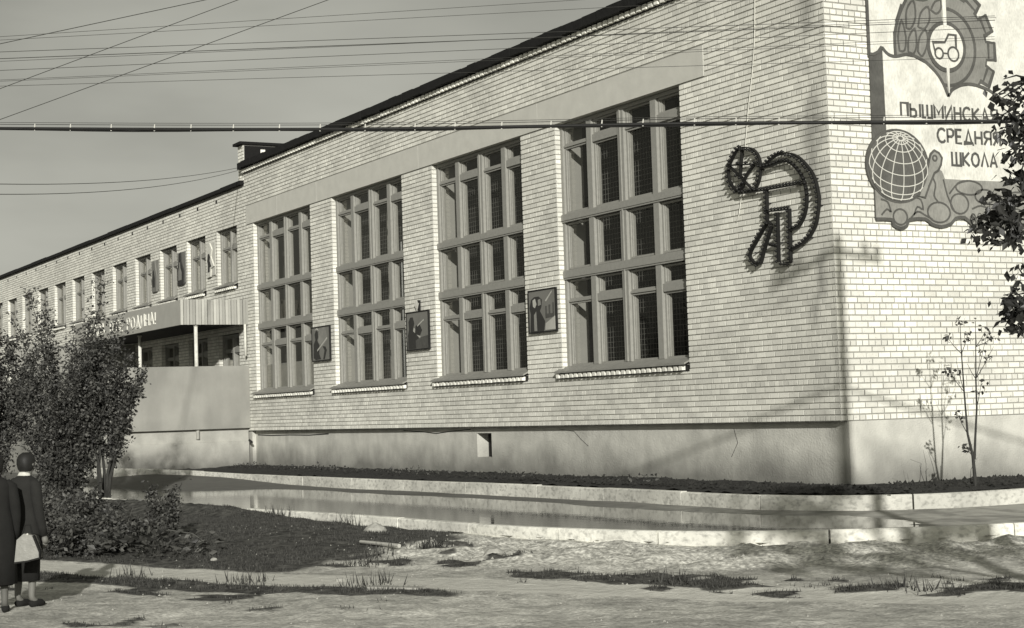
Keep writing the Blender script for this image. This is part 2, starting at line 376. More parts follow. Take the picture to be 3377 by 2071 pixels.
def grid_mesh(name,xs,ys,zf,keep=None,attrs=None,mat=None):
    X,Y=np.meshgrid(xs,ys,indexing='ij'); Z=zf(X,Y)
    nx,ny=X.shape; V=np.stack([X,Y,Z],-1).reshape(-1,3)
    i,j=np.meshgrid(np.arange(nx-1),np.arange(ny-1),indexing='ij'); a=(i*ny+j); F=np.stack([a,a+ny,a+ny+1,a+1],-1)
    if keep is not None:
        Kx=(X[:-1,:-1]+X[1:,1:])/2;Ky=(Y[:-1,:-1]+Y[1:,1:])/2; F=F[keep(Kx,Ky)]
    F=F.reshape(-1,4)
    me=bpy.data.meshes.new(name); me.from_pydata(V.tolist(),[],F.tolist())
    if attrs:
        for k,fn_ in attrs(X,Y).items():
            at=me.attributes.new(k,'FLOAT','POINT'); at.data.foreach_set('value',fn_.reshape(-1).astype(np.float32))
    me.materials.append(mat); me.polygons.foreach_set('use_smooth',[True]*len(me.polygons)); me.update(); return me
gx=axis([(-900,-120,60),(-120,-50,5),(-50,-14,.9),(-14,14,.115),(14,22,.4),(22,60,2.5),(60,900,60)])
gy=axis([(-900,-60,60),(-60,-20,2),(-20,-15,.5),(-15,-2.5,.115),(-2.5,20,.8),(20,60,4),(60,900,60)])
def gattr(X,Y):
    d,pd,bl,turf,rub,path=masks(X,Y); return dict(turf=turf,rubble=rub,path=path)
link('ground',grid_mesh('ground',gx,gy,ground_z,None,gattr,M_ground),kind='structure')
# driveway between the kerbs
def drive_z(X,Y): 
    z=-1.385+.0*X; z=z+.27*sstep(-16,-27.5,X)*sstep(-5.6,-3.4,Y)
    fd=sdist(X,Y,FARC)
    z=z+.055*sstep(1.3,.0,-fd)*(X<3)+(fbm(X,Y,.6,3)-.44)*.03
    return z
def dkeep(X,Y): return (sdist(X,Y,NEARC)>-.05)&((sdist(X,Y,FARC)<.1)|(X<-27))&(Y>-12)&(X>-80)
link('driveway',grid_mesh('driveway',axis([(-80,-30,2),(-30,7,.2)]),axis([(-11,4,.14),(4,24,1)]),drive_z,dkeep,None,M_asph),kind='structure')
# puddle: flat water, ragged outline
PUD=[(-34,-6.2),(-29.7,-4.75),(-25,-4.5),(-23.4,-4.1),(-21.5,-3.95),(-20.0,-3.3),(-18.2,-3.05),(-15.8,-2.45),(-13.1,-2.25),(-11.5,-1.9),(-8.4,-1.86),(-5.7,-1.88),(-3.8,-1.95),(-2.4,-2.05),(-1.1,-2.2),(-.2,-2.02),(.6,-1.5),(1.2,-1.3),(1.7,-1.35),(2.6,-1.45),(3.3,-1.6),(3.9,-2.0),(4.3,-2.6),(4.6,-3.6)]
P2=[(a+.12*math.sin(i*1.7),b+.05*math.sin(i*2.9)) for i,(a,b) in enumerate([(p.x,p.y) for p in catmull([(a,b,0) for a,b in PUD],4)])]
near_side=[(p.x+0.10,p.y+.12) for p in NEARC if -34<p.x<4.9 and p.y<-3.7]
poly=P2+near_side[::-1]
mb=MB(); mb.v=[(a,b,-1.362) for a,b in poly]; mb.f=[tuple(range(len(poly)))[::-1]]
link('puddle',mb.mesh('puddle',M_water),kind='structure')
# soil bed between far kerb and the wall
def soil_z(X,Y): return -1.075-.05*sstep(.5,0,-sdist(X,Y,FARC)*-1)+.05*fbm(X,Y,1.5,3)+.11*(fbm(X,Y,6,2)-.4)+.03*sstep(-1.5,0,Y)*(X<0)
def skeep(X,Y): return (sdist(X,Y,FARC)>.1)&~((X<-.2)&(Y>.3))&(X>-27.2)
link('soil_bed',grid_mesh('soil_bed',axis([(-27.3,-12,.25),(-12,2.2,.09)]),axis([(-5,-.2,.09),(-.2,24,.3)]),soil_z,skeep,None,M_soil),kind='structure')
cl=MB()
for _ in range(2600):
    if R()<.72: x=U(-26,1.0) if R()<.5 else U(-12,1); y=U(-1.25,.0); 
    else: x=U(.1,1.85); y=U(-.6,7)
    r=U(.015,.05); z=-1.035+U(-.02,.02); n=len(cl.v)
    for dx,dy,dz in ((1,0,0),(-.5,.87,0),(-.5,-.87,0),(0,0,1.1)): cl.v.append((x+dx*r*U(.7,1.3),y+dy*r*U(.7,1.3),z+dz*r*U(.7,1.2)))
    for q in ((0,1,3),(1,2,3),(2,0,3)): cl.f.append(tuple(n+i for i in q))
cl.build('soil_clods',M_soil,None,kind='stuff',label='dark dug soil clods lying along the foot of the school wall',cat='soil')
# kerbs
def kerb(name,C,zt,h,wd,mat,length,x_from,label):
    root=thing(name,None,None,kind='structure')
    pts=[p for p in C if p.x>x_from and p.y<12]; acc=0; cur=[pts[0]]
    def emit(cur):
        mb=MB(); k=len(cur); j=U(-.008,.008); jz=U(-.008,.008); base=0
        rings=[]
        for i,p in enumerate(cur):
            d=(cur[min(i+1,k-1)]-cur[max(i-1,0)]); d.z=0; d.normalize(); nn=Vector((-d.y,d.x,0))
            q=p.copy(); 
            if i==0: q=q+d*.012
            if i==k-1: q=q-d*.012
            z=(p.z if zt is None else zt)+jz
            c=.018
            prof=[(-wd/2+j,z-h),(-wd/2+j,z-c),(-wd/2+c+j,z),(wd/2-c+j,z),(wd/2+j,z-c),(wd/2+j,z-h)]
            rings.append([(q.x+nn.x*a,q.y+nn.y*a,b) for a,b in prof])
        for r in rings: mb.v+=r
        m=len(prof)
        for i in range(k-1):
            for a in range(m): mb.f.append((i*m+a,i*m+(a+1)%m,(i+1)*m+(a+1)%m,(i+1)*m+a))
        mb.f.append(tuple(range(m))); mb.f.append(tuple((k-1)*m+a for a in range(m))[::-1])
        fixn(mb.build('kerb_stone',mat,root))
    fine=[]
    for a,b in zip(pts[:-1],pts[1:]):
        n=max(1,int((b-a).length/.3)); fine+=[a.lerp(b,t/n) for t in range(n)]
    cur=[]; L=0; tgt=length*U(.8,1.2)
    for a,b in zip(fine[:-1],fine[1:]):
        if not cur: cur=[a]
        cur.append(b); L+=(b-a).length
        if L>tgt: emit(cur); cur=[b]; L=0; tgt=length*U(.8,1.2)
    if len(cur)>1: emit(cur)
kerb('near_kerb',NEARC,-1.245,.40,.15,M_kerb,1.9,-40,'')
kerb('far_kerb',FARC,None,.42,.14,M_kerb2,2.4,-29,'')
# ------------------------------------------------------------------ the school
school=thing('school_building','long pale silicate brick school with tall gym windows and dark roof edge','building')
XW=-27.4
BIG=[(-8.72,-4.17),(-14.52,-10.17),(-20.65,-16.2),(-26.7,-22.17)]
WING=[(-28.12-3*k-1.9,-28.12-3*k) for k in range(16)]
ZB0,ZB1=1.1,6.22
open_front=[(a,b,ZB0,ZB1) for a,b in BIG]+[(a,b,4.5,6.3) for a,b in WING]+[(a,b,1.1,3.0) for a,b in WING]
# inner masonry (mortar coloured body of the wall), as boxes between the openings
def wall_boxes(mb,x0,x1,z0,z1,ops,y0=.012,y1=.64):
    e=.012
    ops=[(a-e,b+e,c-e,d+e) for a,b,c,d in ops if b>x0 and a<x1]
    cuts=sorted({x0,x1}|{a for a,_,_,_ in ops}|{b for _,b,_,_ in ops}); cuts=[c for c in cuts if x0<=c<=x1]
    for a,b in zip(cuts[:-1],cuts[1:]):
        m=(a+b)/2; hs=sorted([(c,d) for p,q,c,d in ops if p<m<q]); z=z0
        for c,d in hs:
            if c>z: mb.box(a,b,y0,y1,z,c)
            z=d
        if z<z1: mb.box(a,b,y0,y1,z,z1)
mb=MB(); wall_boxes(mb,XW,-.012,0,7.93,open_front); wall_boxes(mb,-78,XW,0,7.5,open_front)
mb.box(-.65,-.012,.641,14,0,7.93)
mb.build('wall',M_mortar,school)
# plinth
pl=MB(); 
pl.box(-12.20,-.0,.16,.70,-1.5,-.004); pl.box(-27.28,-12.9,.16,.70,-1.5,-.004); pl.box(-12.9,-12.20,.16,.70,-1.5,-.68); pl.box(-12.9,-12.20,.16,.70,-.14,-.004)
pl.box(-.6,.0,.701,14,-1.5,-.004)
pl.box(-78,-27.28,.05,.70,-1.5,-.004)
pl.build('plinth',M_plinth,school)
cr=MB()
def crack(pts,wd=.02):
    cr.stroke(pts,wd,lambda a,b,d:(a,.16-d,b),0,.004)
crack([(-27.1,-.13),(-26,-.15),(-24.5,-.14),(-23,-.15),(-21.6,-.12)],.03)
crack([(-16.8,-.06),(-15.6,-.10),(-15.0,-.14),(-14.2,-.09),(-13.2,-.05)],.02)
crack([(-9.2,-.07),(-8.6,-.12),(-8.3,-.3),(-8.05,-.42)],.008); crack([(-3.1,-.1),(-3.0,-.35),(-3.2,-.6)],.007)
cr.build('render_crack',M_black,school)
mb=MB().box(-12.9,-12.2,.45,.5,-.68,-.14); mb.build('basement_hatch',M_dark,school)
# lintel band over gym windows (concrete panels with joints)
for a,b in ((-27.25,-24.66),(-24.65,-21.65),(-21.64,-15.2),(-15.19,-9.4),(-9.39,-3.37)):
    MB().box(a,b,-.012,.30,6.222,6.78).build('lintel_panel',M_band,school)
# ---- bricks
BR=MB(); IND=[]; PERP=MB()
JV=.0025
def brick(o,u,v,n,wd,h,dep=.014,mb=None):
    """o lower corner on the mortar plane, u along, v up, n outwards"""
    mb=mb or BR; c=.006; cx=.003
    jo=U(-JV,JV); w0=wd; P=[(0,0,0),(w0,0,0),(w0,h,0),(0,h,0),(cx+U(0,.002),c,dep+jo),(w0-cx-U(0,.002),c,dep+jo),(w0-cx,h-c,dep+jo),(cx,h-c,dep+jo)]; 
    b=len(mb.v); ox,oy,oz=o
    for x,y,z in P: mb.v.append((ox+u[0]*x+v[0]*y+n[0]*z,oy+u[1]*x+v[1]*y+n[1]*z,oz+u[2]*x+v[2]*y+n[2]*z))
    for q in ((4,5,6,7),(0,1,5,4),(1,2,6,5),(2,3,7,6),(3,0,4,7)): mb.f.append(tuple(b+i for i in q))
def layrow(face,k,a,b,origin=0):
    """one course between a and b along the wall; joints follow a common grid"""
    z=k*.1+.007+U(-.0015,.0015)
    step=.13 if k%6==0 else .26
    off=0 if k%6==0 else (.13 if k%2 else 0)+( .06 if (k//6)%2 else 0)
    i0=math.floor((a-origin-off)/step); cuts=[a]; x=origin+off+(i0+1)*step
    while x<b-.001:
        if x-cuts[-1]>.05 and b-x>.05: cuts.append(x+U(-.004,.004))
        x+=step
    cuts.append(b)
    if face=='F': PERP.box(a+.004,b-.004,.0022,.0122,z+.006,z+.080)
    else: PERP.box(-.0122,-.0032,a+.004,b-.004,z+.006,z+.080)
    for s_,e_ in zip(cuts[:-1],cuts[1:]):
        wd=e_-s_-.011; full=abs((e_-s_)-step)<.03
        if face=='F': o=(s_+.0055,.012,z); args=(o,(1,0,0),(0,0,1),(0,-1,0),wd,.086)
        else: o=(-.012,s_+.0055,z); args=(o,(0,1,0),(0,0,1),(1,0,0),wd,.086)
        IND.append((face,s_,e_,z,k,full,args))
excl=[(-27.25,-3.37,6.22,6.78)]
def intervals(x0,x1,z,ops):
    iv=[(x0,x1)]
    for a,b,c,d in ops:
        if c-.001<=z+.05<=d+.001:
            nv=[]
            for p,q in iv:
                if b<=p or a>=q: nv.append((p,q)); continue
                if a>p+.03: nv.append((p,a))
                if b<q-.03: nv.append((b,q))
            iv=nv
    return iv
sillz=[(a-.12,b+.02,.98,1.1) for a,b in BIG]+[(a-.1,b+.02,4.38,4.5) for a,b in WING]
VENTS=[-29.9-1.87*k for k in range(25)]
vops=[(x-.13,x,7.2,7.3) for x in VENTS]
for k in range(78):
    z=k*.1
    for a,b in intervals(XW,0,z,open_front+excl+sillz): layrow('F',k,a,b)
    if k<74:
        for a,b in intervals(-78,XW,z,open_front+sillz+vops): layrow('F',k,a,b)
    layrow('R',k,0,8.0)
# brickwork of the wing beyond is continued a little further
def jamb(xe,nx,z0,z1):
    k=math.ceil(z0*10-.001)
    while k*.1+.088<=z1+.02:
        z=k*.1+.006
        BRJ=(xe-nx*.012,.004 if nx>0 else .004,z)
        brick((xe-nx*.012,.006,z),(0,1,0),(0,0,1),(nx,0,0),.125,.088,.012)
        k+=1
for a,b,c,d in open_front:
    jamb(a,1,c,d); jamb(b,-1,c,d)
# the 300 bricks that show largest are separate parts, the rest one piece of brickwork
cand=[]
for i,r in enumerate(IND):
    face,s_,e_,z,k,full,args=r
    if not full: continue
    P=Vector(args[0])+Vector(args[1])*.1; d=P-CAM; dz=d.dot(FW); x=d.dot(RT)/dz*5592.47; y=d.dot(UPV)/dz*5592.47
    if abs(x)>1650 or abs(y)>1000: continue
    if face=='R' and s_>.75 and z>3.05: continue
    area=(e_-s_)*.1*(abs(FW.x) if face=='R' else abs(FW.y))/dz**2
    cand.append((-area,i))
cand.sort(); chosen={i for _,i in cand[:300]}
proto={}
def brick_mesh(face,header,v_):
    key=(face,header,v_)
    if key not in proto:
        m=MB(); u=(1,0,0) if face=='F' else (0,1,0); n=(0,-1,0) if face=='F' else (1,0,0)
        brick((0,0,0),u,(0,0,1),n,.119 if header else .249,.086,.014,m); proto[key]=m.mesh('brick',M_brick)
    return proto[key]
for i,r in enumerate(IND):
    face,s_,e_,z,k,full,args=r
    if i in chosen: link('brick',brick_mesh(face,k%6==0,random.randrange(5)),school,loc=args[0])
    else: brick(*args)
BR.build('brickwork',M_brick,school,kind='stuff')
PERP.build('perpend_joints',M_perp,school,kind='stuff')
for x in VENTS: MB().box(x-.135,x+.005,-.003,.0115,7.195,7.305).build('vent_hole',M_black,school)
# sills
def sill(win,a,b,zb,individual):
    m=MB(); n=len(m.v)
    x0,x1=a-.13,b+.02
    m.v+=[(x0,-.125,zb-.09),(x1,-.125,zb-.09),(x1,.14,zb+.02),(x0,.14,zb+.02),(x0,-.125,zb-.125),(x1,-.125,zb-.125),(x1,.14,zb-.0),(x0,.14,zb-.0)]
    for q in ((0,1,2,3),(7,6,5,4),(0,4,5,1),(1,5,6,2),(2,6,7,3),(3,7,4,0)): m.f.append(q)
    m.build('sill',M_sheet,win)
    MB().box(x0+.03,x1-.01,-.012,.0112,zb-.245,zb-.128).build('sill_shade_strip',M_black,win)  # black strip: painted shade in the gaps between and under the sill bricks
    x=x0+.02; allm=MB(); zb2=zb-.225; pm=None
    while x<x1-.1:
        if individual:
            if pm is None: pm=MB().box(0,.10,-.088,.02,0,.082).mesh('sill_brick',M_brick)
            link('sill_brick',pm,win,loc=(x+U(-.006,.006),U(-.006,.004),zb2+U(-.004,.003)))
        else: allm.box(x,x+.10,-.088,.02,zb2,zb2+.082)
        x+=.178
    if not individual: allm.build('sill_brick',M_brick,win,kind='stuff')
def window(a,b,tiers,cols,mulls,zb,indiv,big,label=None):
    win=MB(); fy0,fy1=.135,.27; zt=tiers[-1][1]+.07; z0=tiers[0][0]-.06
    win.box(a+.001,a+.08,fy0,fy1,z0,zt); win.box(b-.08,b-.001,fy0,fy1,z0,zt); win.box(a+.08,b-.08,fy0,fy1,z0,z0+.06); win.box(a+.08,b-.08,fy0,fy1,zt-.07,zt)
    if big: win.box(a+.002,b-.002,.10,fy0-.002,z0-.01,z0+.05)
    W=win.build('window',M_frame,school)
    for i,(x,h) in enumerate(mulls):
        m=MB().box(x-h,x+h,fy0-.012,fy1-.002,z0+.061,zt-.071)
        if big and i==1: m.box(x-.018,x+.018,fy0-.035,fy0-.0125,z0+.061,zt-.071)
        m.build('mullion',M_frame,W)
    for t0,t1 in zip(tiers[:-1],tiers[1:]):
        m=MB().box(a+.003,b-.003,fy0-.03,fy1-.02,t0[1]+.015,t1[0]-.015)
        m.box(a+.003,b-.003,fy0-.045,fy0-.031,t0[1]+.05,t1[0]-.03)
        m.build('transom',M_frame,W)
    xs=[a+.08]+[q for x,h in mulls for q in (x-h,x+h)]+[b-.08]
    cells=[(xs[2*i],xs[2*i+1]) for i in range(len(xs)//2)]
    for ti,(c,d,vz) in enumerate(tiers):
        for ci,(p,q) in enumerate(cells):
            s=MB(); th=.05; y0,y1=.185,.262
            zs=[(c,d)]
            if vz:
                if cols[ci]=='thin': s.box(p,q,.16,.25,vz-.02,vz+.018); zs=[(c,vz-.02),(vz+.018,d)]
                else: s.box(p+.001,q-.001,.145,.258,vz-.075,vz+.075); zs=[(c,vz-.075),(vz+.075,d)]
            e=.002
            for (f,g) in zs:
                s.box(p+e,p+th,y0,y1,f+e,g-e); s.box(q-th,q-e,y0,y1,f+e,g-e); s.box(p+th,q-th,y0,y1,f+e,f+th*.8); s.box(p+th,q-th,y0,y1,g-th*.8,g-e)
                # inner step of the double sash
                s.box(p+th,p+th+.03,y0+.03,y1+.03,f+th*.8,g-th*.8)
            s.build('sash',M_frame,W)
            for (f,g) in zs:
                t=U(-.004,.004); pn=MB(); pn.quad((p+th,.232+t,f+th*.8),(q-th,.232-t,f+th*.8),(q-th,.232-t*.5,g-th*.8),(p+th,.232+t*.5,g-th*.8)); pn.build('pane',M_glass,W)
    # plastered reveals behind the glass
    rv=MB(); rv.box(a-.01,a+.02,.30,.66,z0,zt); rv.box(b-.02,b+.01,.30,.66,z0,zt); rv.box(a+.02,b-.02,.30,.75,z0-.05,z0-.01); rv.box(a+.02,b-.02,.30,.66,zt,zt+.03)
    rv.build('reveal',M_plaster,W)
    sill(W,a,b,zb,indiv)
    return W
TB=[(1.22,2.98,2.55),(3.20,4.16,None),(4.36,6.14,5.75)]
bigw=[]
for i,(a,b) in enumerate(BIG):
    s=(b-a)/4.55
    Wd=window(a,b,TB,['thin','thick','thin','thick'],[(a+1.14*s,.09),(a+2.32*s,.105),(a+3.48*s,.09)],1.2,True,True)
    bigw.append(Wd)
    # ball-game net inside the gym
    nt_=MB()
    if i<3:
        x=a+.1
        while x<b-.05: nt_.box(x-.0035,x+.0035,.80,.803,1.2,6.0); x+=.105
        z=1.25
        while z<6.0: nt_.box(a+.05,b-.05,.7975,.7995,z-.0035,z+.0035); z+=.105
        nt_.build('safety_net',M_net,Wd)
    if i==3:
        MB().box(a+.1,b-.1,.285,.288,1.25,1.95).build('grey_pane_sheet',M_mgrey,Wd)  # plain grey sheet behind the lower panes
for k,(a,b) in enumerate(WING):
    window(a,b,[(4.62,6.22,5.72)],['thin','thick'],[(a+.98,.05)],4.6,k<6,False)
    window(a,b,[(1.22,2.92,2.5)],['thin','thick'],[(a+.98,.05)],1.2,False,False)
# interior shell (dark halls seen through the glass)
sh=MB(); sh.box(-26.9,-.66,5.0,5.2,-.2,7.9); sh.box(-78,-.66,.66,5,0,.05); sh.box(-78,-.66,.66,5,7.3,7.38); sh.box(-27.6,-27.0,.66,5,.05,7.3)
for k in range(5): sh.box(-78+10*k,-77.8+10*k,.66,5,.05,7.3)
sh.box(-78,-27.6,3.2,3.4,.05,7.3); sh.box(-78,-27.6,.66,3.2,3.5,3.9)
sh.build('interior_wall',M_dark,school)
cu=MB()   # curtains hanging in the two left gym windows and in some class rooms
def curtain(x0,x1,z0,z1,y):
    n=int((x1-x0)/.05); pts=[(x0+(x1-x0)*i/n, y+.025*math.sin(i*1.3)+.01*math.sin(i*3.1)) for i in range(n+1)]
    for (a,b),(c,d) in zip(pts[:-1],pts[1:]): cu.quad((a,b,z0),(c,d,z0),(c,d,z1),(a,b,z1))
curtain(-24.9,-24.3,1.3,6.0,.95); curtain(-22.9,-22.3,3.0,6.0,.95); curtain(-19.3,-18.8,1.3,6.0,1.0); curtain(-17.2,-16.8,1.3,6,1.0)
for k in (0,2,3,6,7,10): a,b=WING[k]; curtain(a+.1,a+.6,4.6,6.2,.75); curtain(b-.5,b-.1,4.6,6.2,.75)
cu.build('curtain',M_mgrey,school)
# roof edge: corbel of headers, tarred fascia
cb=MB(); x=-27.35
pm=None
while x<-.02: cb.box(x,x+.125,-.095,.012,7.81,7.905); x+=.2
y=.02
while y<8: cb.box(-.012,.095,y,y+.125,7.81,7.905); y+=.2
cb.build('corbel_brick',M_brick,school,kind='stuff')
MB().box(-27.38,-.02,-.02,.0115,7.785,7.925).build('corbel_shade_strip',M_black,school)  # black backing that paints the shade between the corbel headers
rf=MB()
x=-27.45
while x<.15:
    x2=min(x+U(.25,.6),.18); j=U(-.008,.012); rf.box(x,x2,-.20+U(-.012,.012),14,7.93+U(-.02,.01),8.11+j); x=x2
rf.box(-.3,.17,0,14,7.935,8.095)
rf.build('roof',M_roof,school)
wr=MB(); x=-78
while x<XW-.02:
    x2=min(x+U(2,3),XW-.01); j=U(-.012,.012); wr.box(x,x2-.004,-.12,12,7.47,7.585+j); x=x2
wr.build('wing_roof',M_roof,school)
# fire wall at the gym end above the roof
fw=MB().box(-27.9,-27.42,.02,4.6,7.586,8.70); F=fw.build('fire_wall',M_mortar,school)
fb=MB()
for k in range(11):
    z=7.60+k*.1; h=(k%2)*.12
    for s_,e_ in ((-27.9,-27.78+h),(-27.78+h,-27.42)): brick((s_+.005,.02,z),(1,0,0),(0,0,1),(0,-1,0),e_-s_-.011,.088,.014,fb)
fb.build('brick_end',M_brick,F)
MB().box(-27.419,-27.38,.05,4.6,8.1,8.66).build('tarred_side',M_roof,F)
mb=MB(); mb.box(-28.0,-27.34,-.12,4.65,8.70,8.78); mb.build('coping',M_roof,F)
for y0,y1,z0 in ((.55,.70,8.30),(1.35,1.5,8.36)): MB().box(-27.379,-27.374,y0,y1,z0,8.56).build('bare_patch',M_brick,F)
# ------------------------------------------------------------------ porch
porch=thing('entrance_porch','porch with slogan canopy on round posts and a tall rendered side parapet','porch')
PX=-27.28
mb=MB().box(PX-.25,PX,-4.6,-.004,.09,1.96); mb.build('parapet',M_parapet,porch)
mb=MB().box(PX-.26,PX-.17,-4.6,-.01,-.30,.086); mb.box(PX-.26,PX-.13,-4.6,-.012,-1.5,-.302); mb.build('porch_plinth',M_pplinth,porch)
mb=MB().box(-39.5,PX-.251,-4.6,-4.35,-1.3,1.96); mb.box(-39.5,-39.2,-4.34,-.02,-.09,3.2); mb.box(-38,PX-.3,-4.34,-.02,-1.3,-.1); mb.build('unseen_front_parapet',M_parapet,porch)  # unseen porch front; raised, with an added left wall, to darken the recess
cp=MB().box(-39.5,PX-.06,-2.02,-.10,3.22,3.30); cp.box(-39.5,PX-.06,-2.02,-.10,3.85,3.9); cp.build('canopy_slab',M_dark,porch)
fa=MB().box(-39.5,PX-.03,-2.10,-2.04,3.20,3.94).build('fascia',M_sandflat,porch)
y=-2.10; i=0; sheet=None
while y<-.06:
    dx=.03 if i%2 else 0
    MB().box(PX-.028,PX+.004+dx,y,y+.078,3.20,3.95).build('side_slat',M_sandpanel,porch); y+=.092; i+=1
def post(x,z1): 
    m=MB(); m.tube([(x,-1.6,-.2),(x,-1.6,z1)],.055,12); m.tube([(x,-1.6,z1-.05),(x,-1.6,z1)],.075,12); m.build('post',M_mlight,porch,smooth=True)
post(-27.42,3.2); post(-33.2,3.2); post(-38.6,3.2)
MB().tube([(PX+.03,-.12,3.2),(PX+.03,-.12,2.25)],.04,10).build('drain_pipe',M_mlight,porch,smooth=True)
MB().tube([(PX+.0,-.05,-.28),(PX+.35,-.10,-.34)],.035,8).build('spout',M_black,porch)
# stroke font ----------------------------------------------------------------
GL={'П':(.8,[[(0,0),(0,1),(1,1),(1,0)]]),'Ы':(1.15,[[(0,1),(0,0),(.45,0),(.58,.12),(.58,.42),(.45,.55),(0,.55)],[(1,0),(1,1)]]),'Ш':(1.1,[[(0,1),(0,0),(1,0),(1,1)],[(.5,0),(.5,1)]]),
'М':(1.0,[[(0,0),(0,1),(.5,.35),(1,1),(1,0)]]),'И':(.8,[[(0,1),(0,0),(1,1),(1,0)]]),'Н':(.75,[[(0,0),(0,1)],[(1,0),(1,1)],[(0,.5),(1,.5)]]),
'С':(.85,[[(1,.82),(.8,.97),(.5,1),(.2,.9),(0,.6),(0,.4),(.2,.1),(.5,0),(.8,.03),(1,.18)]]),'К':(.8,[[(0,0),(0,1)],[(1,1),(.08,.48),(1,0)]]),
'А':(.85,[[(0,0),(.5,1),(1,0)],[(.2,.33),(.8,.33)]]),'Я':(.8,[[(1,0),(1,1),(.35,1),(.08,.88),(.08,.6),(.35,.48),(1,.48)],[(.5,.48),(0,0)]]),
'Р':(.7,[[(0,0),(0,1),(.65,1),(.95,.88),(.95,.6),(.65,.45),(0,.45)]]),'Е':(.65,[[(1,1),(0,1),(0,0),(1,0)],[(0,.5),(.85,.5)]]),
'Д':(1.0,[[(0,-.12),(0,.06),(1,.06),(1,-.12)],[(.15,.06),(.5,1),(.85,.06)]]),'О':(.95,[[(.5,1),(.15,.85),(0,.5),(.15,.15),(.5,0),(.85,.15),(1,.5),(.85,.85),(.5,1)]]),
'Л':(.85,[[(0,0),(.5,1),(1,0)]]),'Т':(.75,[[(0,1),(1,1)],[(.5,1),(.5,0)]]),'Б':(.7,[[(.95,1),(0,1),(0,0),(.65,0),(.95,.12),(.95,.42),(.65,.55),(0,.55)]]),'В':(.7,[[(0,0),(0,1),(.65,1),(.9,.88),(.9,.65),(.65,.52),(0,.52)],[(.65,.52),(.95,.4),(.95,.12),(.65,0),(0,0)]]),'!':(.1,[[(.5,1),(.5,.3)],[(.5,.1),(.5,-.02)]])}
def write(text,parent,mat,T,x0,x1,z0,h,sw,d0,d1,gap=.3,partname='letter'):
    tot=sum(GL[c][0] if c!=' ' else .6 for c in text)+gap*(len(text)-1); s=(x1-x0)/tot; x=x0
    for c in text:
        if c==' ': x+=(.6+gap)*s; continue
        wd=GL[c][0]*s; m=MB()
        for j,st in enumerate(GL[c][1]):
            m.stroke([(x+p*wd,z0+q*h) for p,q in st],sw,T,d0,d1+j*.0007)
        m.build(partname,mat,parent); x+=wd+gap*s
write('СЛАВА ТЕБЕ РОДИНА!',porch,M_letters,lambda a,b,d:(a,-2.10-d,b),-37.9,-29.75,3.37,.36,.042,-.002,.03,gap=.32)
# ------------------------------------------------------------------ mural on the end wall
mur=thing('school_mural','large painted relief with open book, gear, tractor, globe and school name','mural',loc=(0,0,0))
TM=lambda a,b,d:(.006+d,a,b)
def mp_(name,pts,mat,d,n=0): 
    if n: pts=[(p.x,p.y) for p in catmull([(a,b,0) for a,b in pts],n)]
    return MB().prism(pts,TM,0,d).build(name,mat,mur)
def ms(name,pts,wd,mat,d,closed=False,n=0):
    if n:
        q=pts+[pts[0]] if closed else pts; q=[(p.x,p.y) for p in catmull([(a,b,0) for a,b in q],n)]
        if closed: q=q[:-1]
        pts=q
    return MB().stroke(pts,wd,TM,0,d,closed).build(name,mat,mur)
PAGE=[(1.19,3.98),(1.18,6.10),(1.23,6.05),(1.33,5.98),(1.47,5.97),(1.68,6.02),(1.85,6.01),(2.11,5.92),(2.33,5.76),(2.47,5.59),(2.55,5.45),(2.58,5.38),(2.68,5.49),(2.88,5.58),(3.05,5.61),(3.23,5.60),(3.5,5.54),(3.9,5.35),(4.3,5.2),(5.4,5.1),(5.4,3.98)]
mp_('field',[(.905,5.9),(.905,7.5),(6.2,7.5),(6.2,3.3),(5.0,3.3),(4.2,5.0)],M_mlight,.016)
mp_('lower_band',[(.88,3.27),(.90,6.0),(.98,6.01),(1.09,6.05),(1.17,6.15),(1.24,6.0),(1.26,3.27)],M_mdark,.024)
mp_('page',PAGE,M_mlight,.030)
gc=(2.59,6.25)
def circ(c,r,n=40,a0=0,a1=2*math.pi,rz=None): return [(c[0]+r*math.cos(a0+(a1-a0)*i/n),c[1]+(rz or r)*math.sin(a0+(a1-a0)*i/n)) for i in range(n+(0 if abs(a1-a0-2*math.pi)<1e-6 else 1))]
teeth=[]; ng=14
for i in range(ng):
    a=2*math.pi*i/ng+.0
    for da,r in ((-.17,.93),(-.13,1.13),(.13,1.13),(.17,.93)): teeth.append((gc[0]+r*math.cos(a+da),gc[1]+r*math.sin(a+da)*1.0))
tr_=[]
g1=[p for p in teeth]
# gear body, kept above the page edge and on the right of the leaves
def clip(pts):
    o=[]
    for a,b in pts:
        lim=5.47 if a<3.6 else 5.3
        if a<2.58: lim=max(lim,6.02-(max(a,1.5)-1.5)*.52 if a>1.5 else 6.0)
        o.append((a,max(b,lim)))
    return o
mp_('gear',clip(g1),M_mmid,.020)
ms('gear_outline',clip(teeth),.05,M_mdark,.023,True)
for i in range(ng):
    a=2*math.pi*i/ng+.0
    if -1.0<((a+math.pi)%(2*math.pi))-math.pi<1.3:
        q=[(gc[0]+r*math.cos(a+da),gc[1]+r*math.sin(a+da)) for da,r in ((-.15,.98),(-.15,1.12),(.15,1.12),(.15,.98))]
        ms('tooth_outline',q,.035,M_mdark,.0245,True)
ms('gear_ring',circ(gc,.66,44),.055,M_mdark,.026,True)
mp_('laurel',[(1.46,6.03),(1.46,6.31),(1.51,6.54),(1.62,6.78),(1.73,6.96),(1.85,7.15),(2.1,7.3),(2.5,7.4),(2.5,6.7),(2.2,6.5),(2.15,6.2),(2.3,5.85),(2.0,6.0),(1.7,6.04)],M_mmid,.028)
